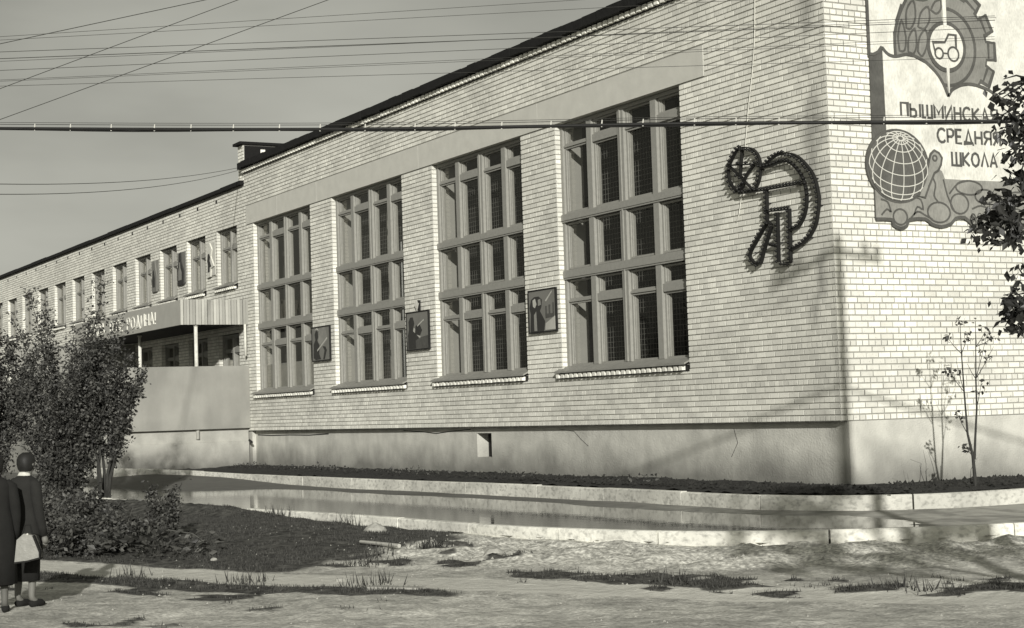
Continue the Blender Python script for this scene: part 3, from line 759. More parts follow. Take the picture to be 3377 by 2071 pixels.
ms('laurel_edge',[(1.46,6.03),(1.46,6.31),(1.51,6.54),(1.62,6.78),(1.73,6.96),(1.85,7.15)],.05,M_mdark,.033,n=3)
for lf in ([(1.55,6.1),(1.53,6.35),(1.62,6.62),(1.70,6.35),(1.66,6.12)],[(1.72,6.5),(1.74,6.8),(1.90,6.98),(1.93,6.7),(1.82,6.5)],[(1.74,6.1),(1.76,6.33),(1.90,6.5),(1.93,6.25),(1.86,6.08)],[(1.95,6.12),(2.0,6.36),(2.14,6.5),(2.18,6.3),(2.05,6.05)],[(1.98,6.54),(2.05,6.78),(2.22,6.9),(2.24,6.68),(2.12,6.52)],[(2.28,6.85),(2.38,7.0),(2.52,7.04),(2.50,6.88),(2.4,6.8)],[(1.95,7.0),(2.05,7.18),(2.25,7.2),(2.2,7.02)]):
    ms('leaf',lf,.035,M_mdark,.034,True,3)
mp_('gear_hub',circ(gc,.44),M_mdark,.036); mp_('medallion',circ(gc,.37),M_mlight,.040)
ms('tractor_body',[(2.33,6.12),(2.28,6.30),(2.55,6.32),(2.64,6.46),(2.80,6.46),(2.80,6.22)],.04,M_mdark,.043)
ms('tractor_wheel',circ((2.41,6.12),.09,20),.035,M_mdark,.044,True); ms('tractor_wheel',circ((2.73,6.13),.12,24),.035,M_mdark,.044,True)
ms('tractor_axle',[(2.5,6.13),(2.61,6.13)],.03,M_mdark,.0432)
mp_('rod',[(2.535,6.60),(2.605,6.60),(2.61,7.45),(2.52,7.45)],M_mlight,.047); mp_('rod_tip',[(2.56,5.90),(2.625,5.90),(2.605,5.46),(2.59,5.46)],M_mlight,.047)
top=[(1.17,6.13),(1.24,6.06),(1.33,6.01),(1.47,6.0),(1.68,6.05),(1.85,6.04),(2.11,5.95),(2.33,5.79),(2.47,5.62),(2.58,5.40)]
ms('page_edge',top,.055,M_mdark,.038,n=3); ms('page_edge',[(2.58,5.40),(2.68,5.52),(2.88,5.61),(3.05,5.64),(3.23,5.63),(3.5,5.57),(3.9,5.38)],.055,M_mdark,.038,n=3)
ms('page_edge',[(.90,6.0),(.98,6.0),(1.09,6.05),(1.17,6.14)],.05,M_mdark,.036)
ms('border',[(.905,5.95),(.905,7.5)],.055,M_mdark,.022)
write('ПЫШМИНСКАЯ',mur,M_mdark,TM,1.52,3.68,5.01,.22,.044,.029,.034,gap=.32)
write('СРЕДНЯЯ',mur,M_mdark,TM,2.30,3.72,4.61,.23,.044,.029,.034,gap=.28)
write('ШКОЛА',mur,M_mdark,TM,2.60,3.62,4.23,.23,.044,.029,.034,gap=.30)
# still life at the foot of the book: lobes of fruit, leaves, books
base=[(.89,3.27),(1.22,3.27),(1.26,3.18),(1.40,3.13),(1.54,3.18),(1.60,3.28),(1.95,3.30),(2.08,3.22),(2.30,3.18),(2.52,3.24),(2.62,3.33),(2.82,3.35),(2.98,3.24),(3.1,3.14),(3.26,3.14),(3.36,3.26),(3.46,3.18),(3.62,3.14),(3.78,3.2),(3.86,3.24),(4.0,3.16),(4.2,3.14),(4.5,3.2),(4.9,3.15),(5.4,3.25),(5.4,3.98),(4.0,4.0),(3.2,3.99),(2.42,3.99),(2.36,4.12),(2.2,4.2),(1.9,3.9),(.89,3.9)]
mp_('still_life',base,M_mgrey,.032)
ms('still_life_edge',base[:24],.055,M_mdark,.036,n=2)
for c,r1,r2 in (((1.40,3.32),.15,.13),((2.25,3.42),.25,.17),((2.72,3.58),.20,.17),((3.60,3.36),.19,.17),((4.02,3.36),.2,.17),((3.3,3.72),.22,.12),((2.95,3.86),.3,.12),((4.5,3.4),.2,.18)):
    ms('fruit',circ(c,r1,22,rz=r2),.03,M_mdark,.0385,True)
for c in [(3.10+U(-.13,.13),3.29+U(-.12,.12)) for _ in range(11)]: ms('grape',circ(c,.045,10),.014,M_mdark,.040,True)
for st in ([(1.0,3.34),(1.12,3.44),(1.2,3.40),(1.14,3.56),(1.0,3.6)],[(1.7,3.36),(1.78,3.5),(1.9,3.46),(1.86,3.62),(1.72,3.66)],[(2.38,3.98),(2.46,3.7),(2.60,3.44)],[(2.5,3.74),(2.7,3.92),(2.95,3.98)],[(1.62,3.3),(1.78,3.42),(1.95,3.36),(2.1,3.30)],[(2.1,4.05),(2.2,3.9),(2.16,3.7),(2.24,3.6)],[(3.0,3.5),(3.2,3.56),(3.42,3.5)],[(3.7,3.62),(3.9,3.8),(4.2,3.82)]):
    ms('leaf_line',st,.03,M_mdark,.0375,n=3)
gcn=(1.40,4.165)
mp_('globe_rim',circ(gcn,.68,44,rz=.62),M_mdark,.040); gl=mp_('globe',circ(gcn,.64,44,rz=.585),M_globe,.050)
TILT=-.12
def gpt(lat,lon):
    x=math.cos(lat)*math.sin(lon);y=math.sin(lat);z=math.cos(lat)*math.cos(lon)
    t=.62; y2=y*math.cos(t)-z*-math.sin(t)*-1; z2=y*math.sin(t)+z*math.cos(t)
    y2=y*math.cos(t)-z*math.sin(t)
    xx=x*math.cos(TILT)-y2*math.sin(TILT); yy=x*math.sin(TILT)+y2*math.cos(TILT)
    return xx,yy,z2
for lat in (-40,-20,0,20,40,60,75,83):
    seg_=[]
    for i in range(49):
        x,y,z=gpt(math.radians(lat),math.radians(-180+i*7.5))
        if z>.03: seg_.append((gcn[0]+x*.63,gcn[1]+y*.575))
        else:
            if len(seg_)>1: MB().stroke(seg_,.015,TM,.048,.0535).build('parallel',M_mlight if 0 else M_band,mur)
            seg_=[]
    if len(seg_)>1: MB().stroke(seg_,.015,TM,.048,.0535).build('parallel',M_band,mur)
for lon in range(-180,180,24):
    seg_=[]
    for i in range(30):
        x,y,z=gpt(math.radians(-86+i*5.9),math.radians(lon))
        if z>.03: seg_.append((gcn[0]+x*.63,gcn[1]+y*.575))
    if len(seg_)>1: MB().stroke(seg_,.015,TM,.048,.0543).build('meridian',M_band,mur)
WR=[(2.08,4.30),(2.12,4.40),(2.20,4.46),(2.30,4.42),(2.36,4.34),(2.33,4.22),(2.27,4.13),(2.18,4.08),(2.05,3.86),(1.95,3.66),(1.80,3.68),(1.95,4.0),(2.04,4.18)]
mp_('spanner',WR,M_mgrey,.045); ms('spanner_edge',WR,.035,M_mdark,.052,True); ms('spanner_eye',circ((2.2,4.33),.045,12),.03,M_mdark,.0525,True)
# ------------------------------------------------------------------ light-bulb emblem on the front wall
emb=thing('bulb_emblem','dark metal outline emblem studded with bulbs, hung beside the corner','wall emblem')
EM=dict(cr=[(-2.15,4.74),(-1.9,4.67),(-1.74,4.5),(-1.71,4.31),(-1.76,4.12),(-1.9,3.95)],
 cl=[(-2.15,4.74),(-2.34,4.73),(-2.5,4.6),(-2.6,4.47),(-2.63,4.33),(-2.57,4.17),(-2.44,4.04),(-2.31,4.0),(-2.17,4.14)],
 s1=[(-2.2,4.74),(-2.29,4.28),(-2.18,4.16)],s2=[(-2.6,4.49),(-1.77,4.4)],s3=[(-2.58,4.47),(-2.21,4.18),(-1.91,3.95)],s4=[(-1.89,4.39),(-2.09,4.27),(-2.33,4.02)],
 ao=[(-1.7,4.31),(-1.57,4.35),(-1.41,4.43),(-1.2,4.47),(-.94,4.46),(-.69,4.36),(-.48,4.19),(-.32,4.01),(-.23,3.79),(-.2,3.57),(-.25,3.34),(-.32,3.17),(-.48,3.02),(-.69,2.91),(-.97,2.84)],
 ai=[(-1.7,4.31),(-1.42,4.31),(-1.15,4.34),(-.95,4.31),(-.78,4.2),(-.61,4.02),(-.53,3.83),(-.51,3.6),(-.58,3.39),(-.69,3.26),(-.82,3.19),(-.97,3.17)],
 bar=[(-2.34,3.96),(-1.9,3.94),(-1.57,3.93),(-.62,3.91)],h1=[(-1.56,3.92),(-1.58,3.41),(-1.47,3.32)],h2=[(-1.63,3.56),(-1.26,3.54),(-.97,3.53)],
 h3=[(-1.29,3.51),(-1.31,2.68),(-1.0,2.64)],h4=[(-.97,3.53),(-.99,2.64)],leg=[(-1.57,3.37),(-1.81,3.17),(-2.1,2.86),(-1.84,2.69),(-1.71,2.88),(-1.47,3.29)],sm=[(-1.53,2.98),(-1.31,2.93)])
bulbm=MB(); bulbm.tube([(0,.01,0),(0,-.02,0),(0,-.04,0),(0,-.07,0)],[.010,.013,.029,.012],7); bulbme=bulbm.mesh('bulb',M_black,True)
TF=lambda a,b,d:(a,-d,b)
for k,(key,pts) in enumerate(EM.items()):
    P=[Vector((a,b)) for a,b in pts]
    if len(P)>3: P=[Vector((p.x,p.y)) for p in catmull([(a,b,0) for a,b in pts],4)]
    MB().stroke([(p.x,p.y) for p in P],.022,TF,.055,.112+.001*k).build('metal_band',M_black,emb)
    # bulbs every 85 mm, on short brackets on the outer side
    L=0; nxt=.03; step_=.24 if key in ('s1','s2','s3','s4') else .088
    for a,b in zip(P[:-1],P[1:]):
        l=(b-a).length; d=(b-a)/l; nn=Vector((-d.y,d.x))
        if nn.x>0 and key not in('bar','s2','h2','sm'): nn=-nn
        if key in('bar','s2','h2','sm','ai','ao') and nn.y<0 and key!='ao' : nn=-nn
        while nxt<L+l:
            q=a+d*(nxt-L)+nn*.032; link('bulb',bulbme,emb,loc=(q.x,-.075,q.y)); nxt+=step_
        L+=l
st=MB()
for x,z in ((-2.3,4.7),(-1.75,4.3),(-2.5,4.1),(-1.2,4.47),(-.3,3.95),(-.22,3.5),(-.5,3.0),(-1.0,3.0),(-1.3,3.0),(-2.0,2.9),(-1.57,3.7),(-.75,3.91),(-.55,3.6)): st.box(x-.01,x+.01,-.06,.0,z-.01,z+.01)
st.build('bracket',M_black,emb)
# pale lead hanging down the wall to the emblem
pts=[(-.0,0)]
lead=MB(); lead.tube([(-1.72,-.03,7.8),(-1.80,-.03,6.6),(-1.92,-.03,5.95),(-2.05,-.04,5.4),(-2.12,-.03,5.1),(-2.2,-.03,4.74)],.008,5)
lead.build('loose_lead',M_mlight,None,label='thin pale electric lead hanging down the brick wall above the bulb emblem',cat='cable')
lead2=MB(); lead2.tube([(-2.3,-.03,4.0),(-2.38,-.03,3.85),(-2.44,-.03,3.62),(-2.52,-.03,3.5)],.008,5); lead2.build('loose_lead',M_mlight,None,label='short loose end of lead dangling below the round part of the emblem',cat='cable')
# ------------------------------------------------------------------ painted boards on the piers
def board(name,x0,x1,z0,z1,label,shapes,mat=M_paint1,group=None):
    t=thing(name,label,'painted board',loc=(0,0,0),group=group)
    MB().box(x0+.02,x1-.02,-.055,-.016,z0+.02,z1-.02).build('panel',mat,t)
    f=MB(); f.box(x0,x1,-.07,-.02,z0,z0+.025); f.box(x0,x1,-.07,-.02,z1-.025,z1); f.box(x0,x0+.025,-.069,-.021,z0+.025,z1-.025); f.box(x1-.025,x1,-.069,-.021,z0+.025,z1-.025); f.build('frame',M_black,t)
    T=lambda a,b,d:(x0+a*(x1-x0),-.055-d,z0+b*(z1-z0))
    for i,(nm,pts,m) in enumerate(shapes): MB().prism(pts,T,-.002,.002+.0012*i).build(nm,m,t)
board('pier_board',-22.11,-20.84,1.86,2.80,'board with a mounted figure holding a lance, on the leftmost gym pier',[('banner',[(.35,.55),(.45,.95),(.75,.98),(.85,.6),(.6,.4)],M_mgrey),('figure',[(.08,.1),(.1,.5),(.2,.62),(.16,.78),(.24,.9),(.34,.86),(.36,.7),(.3,.6),(.42,.45),(.4,.2),(.5,.05),(.2,.04)],M_pd),('highlight',[(.15,.9),(.3,.97),(.4,.88),(.28,.92)],M_ph),('lance',[(.3,.28),(.85,.62),(.84,.66),(.3,.33)],M_ph),('horse_tail',[(.62,.05),(.7,.3),(.6,.42),(.75,.4),(.82,.3),(.7,.04)],M_pd)])
board('pier_board',-16.02,-14.78,1.87,2.80,'board with a helmeted figure raising one arm, fixed on the middle gym pier',[('ground_band',[(.02,.02),(.02,.25),(.98,.36),(.98,.02)],M_mdark),('figure',[(.08,.04),(.06,.4),(.12,.55),(.1,.75),(.18,.86),(.3,.86),(.36,.7),(.3,.55),(.45,.42),(.55,.3),(.4,.25),(.42,.04)],M_pd),('arm',[(.3,.5),(.6,.3),(.62,.34),(.34,.58)],M_ph),('flag',[(.38,.42),(.42,.62),(.58,.68),(.7,.5),(.6,.36)],M_pd),('baton',[(.5,.6),(.78,.74),(.77,.77),(.5,.64)],M_ph)])
board('pier_board',-9.95,-8.79,1.95,2.86,'board with two figures under a rocket trail, on the right gym pier',[('figures',[(.05,.03),(.08,.45),(.04,.6),(.1,.78),(.22,.84),(.38,.84),(.5,.76),(.48,.6),(.42,.5),(.6,.25),(.55,.03)],M_pd),('faces',[(.17,.62),(.16,.76),(.25,.8),(.30,.66),(.24,.58)],M_ph),('coat',[(.2,.05),(.2,.42),(.28,.5),(.3,.05)],M_mgrey),('faces',[(.36,.62),(.36,.76),(.44,.78),(.46,.64)],M_mgrey),('towers',[(.62,.32),(.62,.6),(.68,.6),(.68,.42),(.74,.42),(.74,.62),(.8,.62),(.8,.42),(.88,.42),(.88,.66),(.93,.66),(.93,.34)],M_mdark),('road',[(.6,.05),(.62,.2),(.95,.35),(.95,.05)],M_ph),('trail',[(.62,.72),(.86,.93),(.84,.88),(.65,.70)],M_ph)])
fl=thing('torch_fixture','small spiky holder standing on top of the middle pier board','holder')
m=MB()
for a in (-.5,-.25,0,.25,.5): m.tube([(-15.4,-.05,2.80),(-15.4+a*.22,-.06,3.02+.04*math.cos(a*5))],[.014,.02],5)
m.build('prong',M_ph,fl); MB().box(-15.37,-15.27,-.06,-.02,2.82,3.06).build('clamp',M_black,fl)
for i,(x,lb,sh) in enumerate(((-30.95,'pale cut-out figure board on the wing pier nearest the gym',[(.15,0),(.2,.4),(.05,.6),(.2,.95),(.5,1),(.75,.8),(.6,.6),(.95,.3),(.6,.25),(.55,.02)]),(-33.98,'dark cut-out figure board on the second wing pier from the gym',[(.1,0),(.1,.5),(.3,.7),(.35,.95),(.55,1),(.6,.7),(.9,.4),(.85,0)]),(-36.95,'cut-out figure board on the third wing pier from the gym',[(.2,0),(.1,.4),(.3,.6),(.3,.9),(.6,1),(.7,.7),(.85,.5),(.8,0)]))):
    t=thing('cutout_board',lb,'painted board'); T=lambda a,b,d:(x+a*.85,-.02-d,4.9+b*1.1)
    MB().box(x+.02,x+.86,-.035,-.016,4.95,6.0).build('panel',(M_band,M_paint1,M_mgrey)[i],t)
    MB().prism(sh,T,.0,.05).build('figure',(M_mlight,M_pd,M_paint1)[i],t)
    MB().prism([(a*.5+.2,b*.55+.15) for a,b in sh],T,.05,.056).build('detail',(M_pd,M_mgrey,M_pd)[i],t)
# ------------------------------------------------------------------ overhead lines
def sagline(a,b,sag,n=14):
    a=Vector(a);b=Vector(b); return [a.lerp(b,i/n)-Vector((0,0,sag*4*(i/n)*(1-i/n))) for i in range(n+1)]
cb_=thing('overhead_cable','thick dark cable on its carrier wire crossing the whole facade','cable')
A=[(-4.5,-18.4,4.62),(-1.52,-14.84,4.18),(-.04,-13.09,4.03),(1.46,-11.31,3.87),(2.90,-9.61,3.73),(4.17,-8.11,3.63),(5.45,-6.59,3.54),(6.79,-5.0,3.42),(7.84,-3.76,3.33),(8.78,-2.65,3.25),(12,1.2,3.0)]
AC=catmull(A,4)
MB().tube(AC,.0195,8).build('cable_sheath',M_cable,cb_,smooth=True)
MB().tube([p+Vector((0,0,.052)) for p in AC],.004,5).build('carrier_wire',M_wire,cb_)
MB().tube([p+Vector((.0,.0,.075)) for p in AC],.003,5).build('carrier_wire',M_wire,cb_)
MB().tube([p+Vector((0,0,-.02+.008*math.sin(i))) for i,p in enumerate(AC)],.008,6).build('thin_cable',M_cable,cb_)
m=MB(); L=0; nxt=.2; cm=MB().tube([(0,0,-.024),(0,0,.012),(.012,0,.06)],[.010,.010,.006],6).mesh('clip',M_clip)
for a,b in zip(AC[:-1],AC[1:]):
    l=(b-a).length
    while nxt<L+l:
        q=a.lerp(b,(nxt-L)/l); link('clip',cm,cb_,loc=q); nxt+=U(.42,.62)
    L+=l
def ext(a,b,f0,f1): a=Vector(a);b=Vector(b); d=b-a; return a-d*f0,b+d*f1
def wire(a,b,r,label,f0=1.2,f1=1.6,sag=0):
    p,q=ext(a,b,f0,f1); MB().tube(sagline(p,q,sag,24),r,5).build('overhead_wire',M_wire,None,label=label,cat='wire')
wire((10.2,-15.28,2.80),(10.8,-14.22,3.02),.0026,'slanting wire highest in the sky at the upper left corner',2,3)
wire((10.18,-15.28,2.51),(10.93,-13.97,3.02),.0024,'middle one of three slanting wires in the upper left sky',2,3)
wire((10.17,-15.28,2.31),(11.24,-13.41,3.02),.0024,'lowest of three slanting wires, rising from left edge above the thick cable',2,3)
tw=[((1.12,-13.33,4.92),(3.08,-9.78,5.05),.0028,'topmost thin wire of the level bundle crossing the sky'),
((1.12,-13.33,4.88),(3.08,-9.78,4.97),.0028,'second thin wire from the top of the level bundle'),
((1.11,-13.33,4.74),(3.06,-9.78,4.76),.0036,'third thin wire down, with a clear gap above it'),
((1.11,-13.33,4.66),(3.06,-9.78,4.69),.0045,'fourth wire down, the heavy one of the level bundle'),
((1.10,-13.33,4.63),(3.06,-9.78,4.68),.0028,'faint wire touching the underside of the heavy level wire'),
((1.11,-13.33,4.52),(3.05,-9.78,4.57),.0034,'lone wire midway between the heavy level wire and the close pair'),
((1.09,-13.33,4.41),(3.04,-9.78,4.46),.0026,'upper wire of the close pair low in the bundle'),
((1.09,-13.33,4.395),(3.04,-9.78,4.44),.0026,'lower wire of the close pair low in the bundle'),
((1.10,-13.33,4.335),(3.03,-9.78,4.33),.0028,'lowest thin wire of the level bundle')]
for a,b,r,l in tw: wire(a,b,r,l,1.0,1.9)
MB().tube(sagline((0.0,-16.7,3.4),(-27.45,-.15,7.98),.34,24),.007,5).build('overhead_wire',M_wire,None,label='upper of two sagging wires running to the gym roof end',cat='wire')
MB().tube(sagline((0.0,-16.7,3.3),(-27.45,-.15,7.90),.44,24),.007,5).build('overhead_wire',M_wire,None,label='lower of two sagging wires running to the gym roof end',cat='wire')
pole=thing('utility_pole','wooden utility pole with crossarm casting a long shadow on the wall corner','pole',loc=(9.9,-4.55,-1.45))
MB().tube([(0,0,-.1),(0,0,3.5),(0,0,7.9)],[.10,.09,.075],12).build('shaft',M_pole,pole,smooth=True)
MB().fbox((-.34,-.72,7.6),(.447,.894,0),(-.894,.447,0),(0,0,1),1.6,.08,.09).build('crossarm',M_pole,pole)
for k in (-.7,-.5,.5,.72): MB().tube([(k*.45,k*.9,7.68),(k*.45,k*.9,7.78),(k*.45,k*.9,7.9)],[.02,.07,.04],8).build('insulator',M_mlight,pole)
# ------------------------------------------------------------------ vegetation
def leaf(mb,p,s,d=None,droop=.3):
    d=d or Vector((U(-1,1),U(-1,1),U(-1,.6))); d.normalize(); n=d.cross(Vector((U(-1,1),U(-1,1),U(-1,1)))).normalized(); q=n.cross(d)
    b=len(mb.v); p=Vector(p)
    for v in (p,p+d*s*.45+n*s*.3+q*s*.06,p+d*s,p+d*s*.45-n*s*.3+q*s*.06): mb.v.append(tuple(v))
    mb.f.append((b,b+1,b+2)); mb.f.append((b,b+2,b+3))
def shrub(name,loc,label,cat,stems,height,spread,leafn,leafs,base_h,mat=M_leafd,dirx=(0,0),fl=1.0):
    t=thing(name,label,cat,loc=loc); br=MB(); lf=MB(); tips=[]
    for i in range(stems):
        a=2*math.pi*i/stems+U(-.4,.4); lean=U(.15,1)*spread; h=height*U(.72,1.02)*(1-.22*(lean/spread))
        p0=Vector((math.cos(a)*.15*U(.3,1),math.sin(a)*.15*U(.3,1),-.05)); pts=[p0]; nseg=9
        for k in range(1,nseg+1):
            f=k/nseg; pts.append(Vector((math.cos(a)*lean*f**1.35+p0.x+U(-.06,.06),math.sin(a)*lean*f**1.35+p0.y+U(-.06,.06),h*f)))
        br.tube(pts,[.035*(1-.85*k/nseg)*height/4 for k in range(nseg+1)],6); tips.append(pts)
        for k in range(2,nseg+1):
            for _ in range(5):
                f=k-R(); q=pts[k-1].lerp(pts[k],R())
                if q.z<base_h: continue
                d=Vector((U(-1,1),U(-1,1),U(.2,1.2))).normalized()*U(.25,.6)*height/5*(1.15-.5*k/nseg)
                br.tube([q,q+d*.6,q+d],[.008,.005,.003],4); tips.append([q,q+d*.5,q+d*1.05])
    W=[len(t_) for t_ in tips]
    per=leafn//len(tips)
    for tp in tips:
        big=len(tp)>3; cnt=per*(2 if big else 1)
        for _ in range(cnt):
            k=random.randrange(1 if not big else 3,len(tp)); q=tp[k-1].lerp(tp[k],R())
            if q.z<base_h*U(.8,1.3): continue
            r=.20*height/5*fl
            q=q+Vector((random.gauss(0,r),random.gauss(0,r),random.gauss(0,r*1.2)))
            leaf(lf,q,leafs*U(.6,1.3))
    br.build('branch',M_bark,t); lf.build('foliage',mat,t); return t
def plume_shrub(loc,label,tips,leafn,leafs,trunk=.034,bare=.10,wid=.17):
    t=thing('tall_shrub',label,'shrub',loc=loc); br=MB(); lf=MB(); H=Vector((RT.x,RT.y,0)).normalized(); D_=Vector((FW.x,FW.y,0)).normalized(); segs=[]
    for lx,h,dy in tips:
        n=10; pts=[]
        b0=H*(lx*.12+U(-.1,.1))+D_*U(-.25,.25)
        for k in range(n+1):
            f=k/n; pts.append(b0+H*(lx*.88)*f**1.5+D_*dy*f**1.3+Vector((U(-.035,.035),U(-.035,.035),h*f)))
        br.tube(pts,[trunk*(1-.88*k/n) for k in range(n+1)],6)
        for k in range(1,n+1):
            f=k/n
            if f<bare*U(.7,1.2): continue
            for _ in range(4):
                q=pts[k-1].lerp(pts[k],R()); l=U(.25,.75)*(1.15-.75*f)*(.6+.4*h/4.5)
                d=(H*U(-1,1)+D_*U(-1,1)+Vector((0,0,U(.5,1.6)))).normalized()*l; e=q+d; m_=q+d*.5+Vector((0,0,-.03)); br.tube([q,m_,e],[.009,.006,.003],4); segs.append((q,e,l))
        for k in range(6,n+1): segs.append((pts[k-1],pts[k],.5))
    tot=sum(x[2] for x in segs)
    for q,e,l in segs:
        for _ in range(int(leafn*l/tot)+1):
            if R()<.78: continue
            f=U(.1,1.05); c=q.lerp(e,f); r=wid*(.35+.4*(1-f)); c=c+Vector((random.gauss(0,r),random.gauss(0,r),random.gauss(0,r))); ax=Vector((U(-1,1),U(-1,1),U(-.2,1))).normalized()
            for k in range(random.choice((2,3,4,5))): leaf(lf,c+ax*.035*k+Vector((U(-.03,.03),U(-.03,.03),U(-.03,.03))),leafs*U(.5,1.3))
    br.build('branch',M_bark,t); lf.build('foliage',M_leafd,t); return t
plume_shrub((-17.0,-8.2,-1.38),'tall bushy shrub whose two leafy tops rise in front of the porch canopy',[(-.75,4.75,.2),(-1.0,4.1,-.3),(-.45,4.2,.4),(-.2,3.7,-.5),(.15,3.9,.5),(.35,3.5,-.2),(.55,4.0,.3),(.95,4.85,.0),(1.15,4.0,.4),(1.35,3.5,-.3),(1.5,3.05,.1),(1.2,2.7,.5),(.5,2.9,-.6),(.0,2.7,-.7),(-.5,2.9,-.6),(.8,3.3,-.2),(1.0,3.7,-.4),(1.55,2.7,-.1),(-1.25,3.5,.1),(.3,3.2,.6),(-1.5,3.2,.3),(-1.5,2.5,-.3),(1.3,3.3,.2),(1.6,3.2,-.2)],36000,.08)
plume_shrub((-17.9,-9.8,-1.38),'dark shrub at the left edge of the view, behind the women',[(-.9,3.8,.0),(-.5,4.1,.3),(-.1,3.7,-.3),(.3,4.0,.2),(.6,3.7,-.4),(-1.3,3.2,.3),(.1,2.8,-.6),(.9,3.1,.4),(-.7,2.6,-.5),(.5,2.4,-.7),(-1.6,3.6,-.2),(1.0,3.6,-.1),(1.35,3.3,.2),(1.2,2.5,-.3),(1.6,2.9,0)],28000,.08,bare=.06)
plume_shrub((-16.8,-7.35,-1.38),'slim open shrub leaning towards the canopy, bare stems near the puddle',[(.1,3.5,.1),(.45,3.0,-.2),(-.2,3.2,.3),(.75,2.6,.2),(-.5,2.8,0),(.55,2.2,.3),(1.0,2.9,.1)],9500,.08,trunk=.045,bare=.42,wid=.14)
shrub('low_bush',(-3.9,-11.9,-1.45),'low feathery bush spreading along the path behind the women','bush',14,.85,.95,5000,.065,.1,fl=1.6)
shrub('low_bush',(-5.6,-11.0,-1.45),'low leafy bush below the tall shrubs, beside the puddle','bush',14,.85,.9,4500,.07,.1,fl=1.6)
shrub('low_bush',(-3.0,-10.2,-1.45),'small upright bush at the right end of the low thicket','bush',5,1.0,.35,1100,.055,.25,fl=1.3)
shrub('low_bush',(-2.4,-11.1,-1.45),'low ragged bush between the small upright bush and the burdock','bush',10,.5,.7,3000,.06,.05,fl=2.2)
shrub('low_bush',(-2.0,-11.6,-1.5),'squat dark weedy bush touching the path edge','bush',12,.6,.75,3600,.07,.05,fl=2.4)
# burdock clump
bd=thing('burdock_clump','broad leaved burdock clump on the bank beside the bushes','weeds',loc=(-.9,-10.95,-1.42)); m=MB()
for i in range(260):
    a=U(0,6.28); r=U(.05,.85); h=U(.02,.28); p=Vector((math.cos(a)*r*1.3,math.sin(a)*r,h)); d=Vector((math.cos(a),math.sin(a),U(-.3,.6))).normalized(); leaf(m,p,U(.06,.15),d)
m.build('leaves',M_leafd,bd)
m=MB(); 
m.tube([(-.4,.1,.2),(-.1,.2,.30),(.3,.4,.26),(.6,.5,.14)],[.005,.007,.006,.004],5); m.tube([(-.9,-.2,0),(-.85,-.15,.35),(-.7,-.1,.62)],[.006,.005,.003],4)
m.build('dry_stalk',M_pole,bd)
# sapling by the end wall
sp=thing('sapling','young two-stemmed sapling with few leaves in front of the end wall','sapling',loc=(1.55,1.33,-1.10)); m=MB(); lf=MB()
stems=[[(0,0,0),(-.01,-.02,.5),(-.05,-.07,.85),(-.06,-.09,1.5),(-.07,-.10,2.1),(-.07,-.10,2.62)],[(0,0,.45),(.01,.03,.8),(.03,.07,1.25),(.05,.06,1.7),(.05,.09,2.2),(.06,.10,2.6)]]
m.tube(stems[0],[.032,.024,.018,.013,.009,.004],7); m.tube(stems[1],[.022,.018,.015,.012,.008,.004],7)
tw_=[]
for s_,k,dx,dz in ((0,3,-.25,.5),(0,3,-.1,.6),(0,4,-.22,.35),(0,4,.12,.4),(1,2,.1,.55),(1,3,.3,.62),(1,3,.2,.85),(1,4,.16,.3),(1,3,-.12,.3),(0,2,-.16,.45),(1,4,.3,.2),(0,1,-.12,.25)):
    p=Vector(stems[s_][k]); q=p+Vector((dx*.48,dx*.88,dz*.8)); m.tube([p,p.lerp(q,.5)+Vector((0,0,-.02)),q],[.007,.005,.003],4); tw_.append(q); tw_.append(p.lerp(q,.7))
tw_+=[Vector(stems[0][5]),Vector(stems[1][5]),Vector(stems[0][4])]
for q in tw_:
    for _ in range(random.choice((0,5,9,12))): leaf(lf,q+Vector((U(-.07,.07),U(-.07,.07),U(-.08,.05))),U(.05,.10))
m.build('stem',M_bark,sp); lf.build('foliage',M_leafs,sp)
sh2=thing('dead_weeds','low bare twigs sprouting from the soil by the end wall','weeds',loc=(1.0,1.1,-1.08)); m=MB()
for i in range(7): 
    x=U(-.4,.35);y=U(-.5,.5); m.tube([(x,y,0),(x+U(-.06,.06),y+U(-.08,.08),U(.15,.4)),(x+U(-.12,.12),y+U(-.14,.14),U(.3,.62))],[.006,.004,.002],4)
m.build('twig',M_bark,sh2)
# tree at the right, its trunk beyond the frame
tr=thing('leafy_tree','leafy tree whose dark boughs reach in at the right edge','tree',loc=(14.25,-7.75,-1.45)); m=MB(); lf=MB()
m.tube([(0,0,-.1),(.05,0,1.2),(.0,.05,2.6),(.1,.1,4.2),(.1,.1,5.4)],[.13,.11,.09,.06,.02],10)
def bough(p0,p1,r0,nleaf,ls,wd):
    p0=Vector(p0);p1=Vector(p1); mid=p0.lerp(p1,.5)+Vector((0,0,.12)); m.tube([p0,mid,p1],[r0,r0*.7,r0*.25],6)
    for _ in range(nleaf):
        f=U(.25,1.02); c=(p0.lerp(mid,f*2) if f<.5 else mid.lerp(p1,f*2-1)); s=wd*(1.1-.5*f)
        q=c+Vector((random.gauss(0,s),random.gauss(0,s),random.gauss(-.02,s)))
        leaf(lf,q,ls*U(.7,1.25),Vector((U(-.6,.6),U(-.6,.6),U(-1,.25))))
def lc(wx,wy,wz): return Vector((wx-14.25,wy+7.75,wz+1.45))
H_=Vector((RT.x,RT.y,0)).normalized(); DD=Vector((FW.x,FW.y,0)).normalized(); C0=Vector((13.35-14.25,-9.47+7.75,1.45))
def hp(rt,z,dd=0): return C0+H_*rt+DD*dd+Vector((0,0,z))
LIMBS=[]
def limb(pts,r):
    P=catmull(pts,5); m.tube(P,[r*(1-.85*i/(len(P)-1)) for i in range(len(P))],7); LIMBS.append(P)
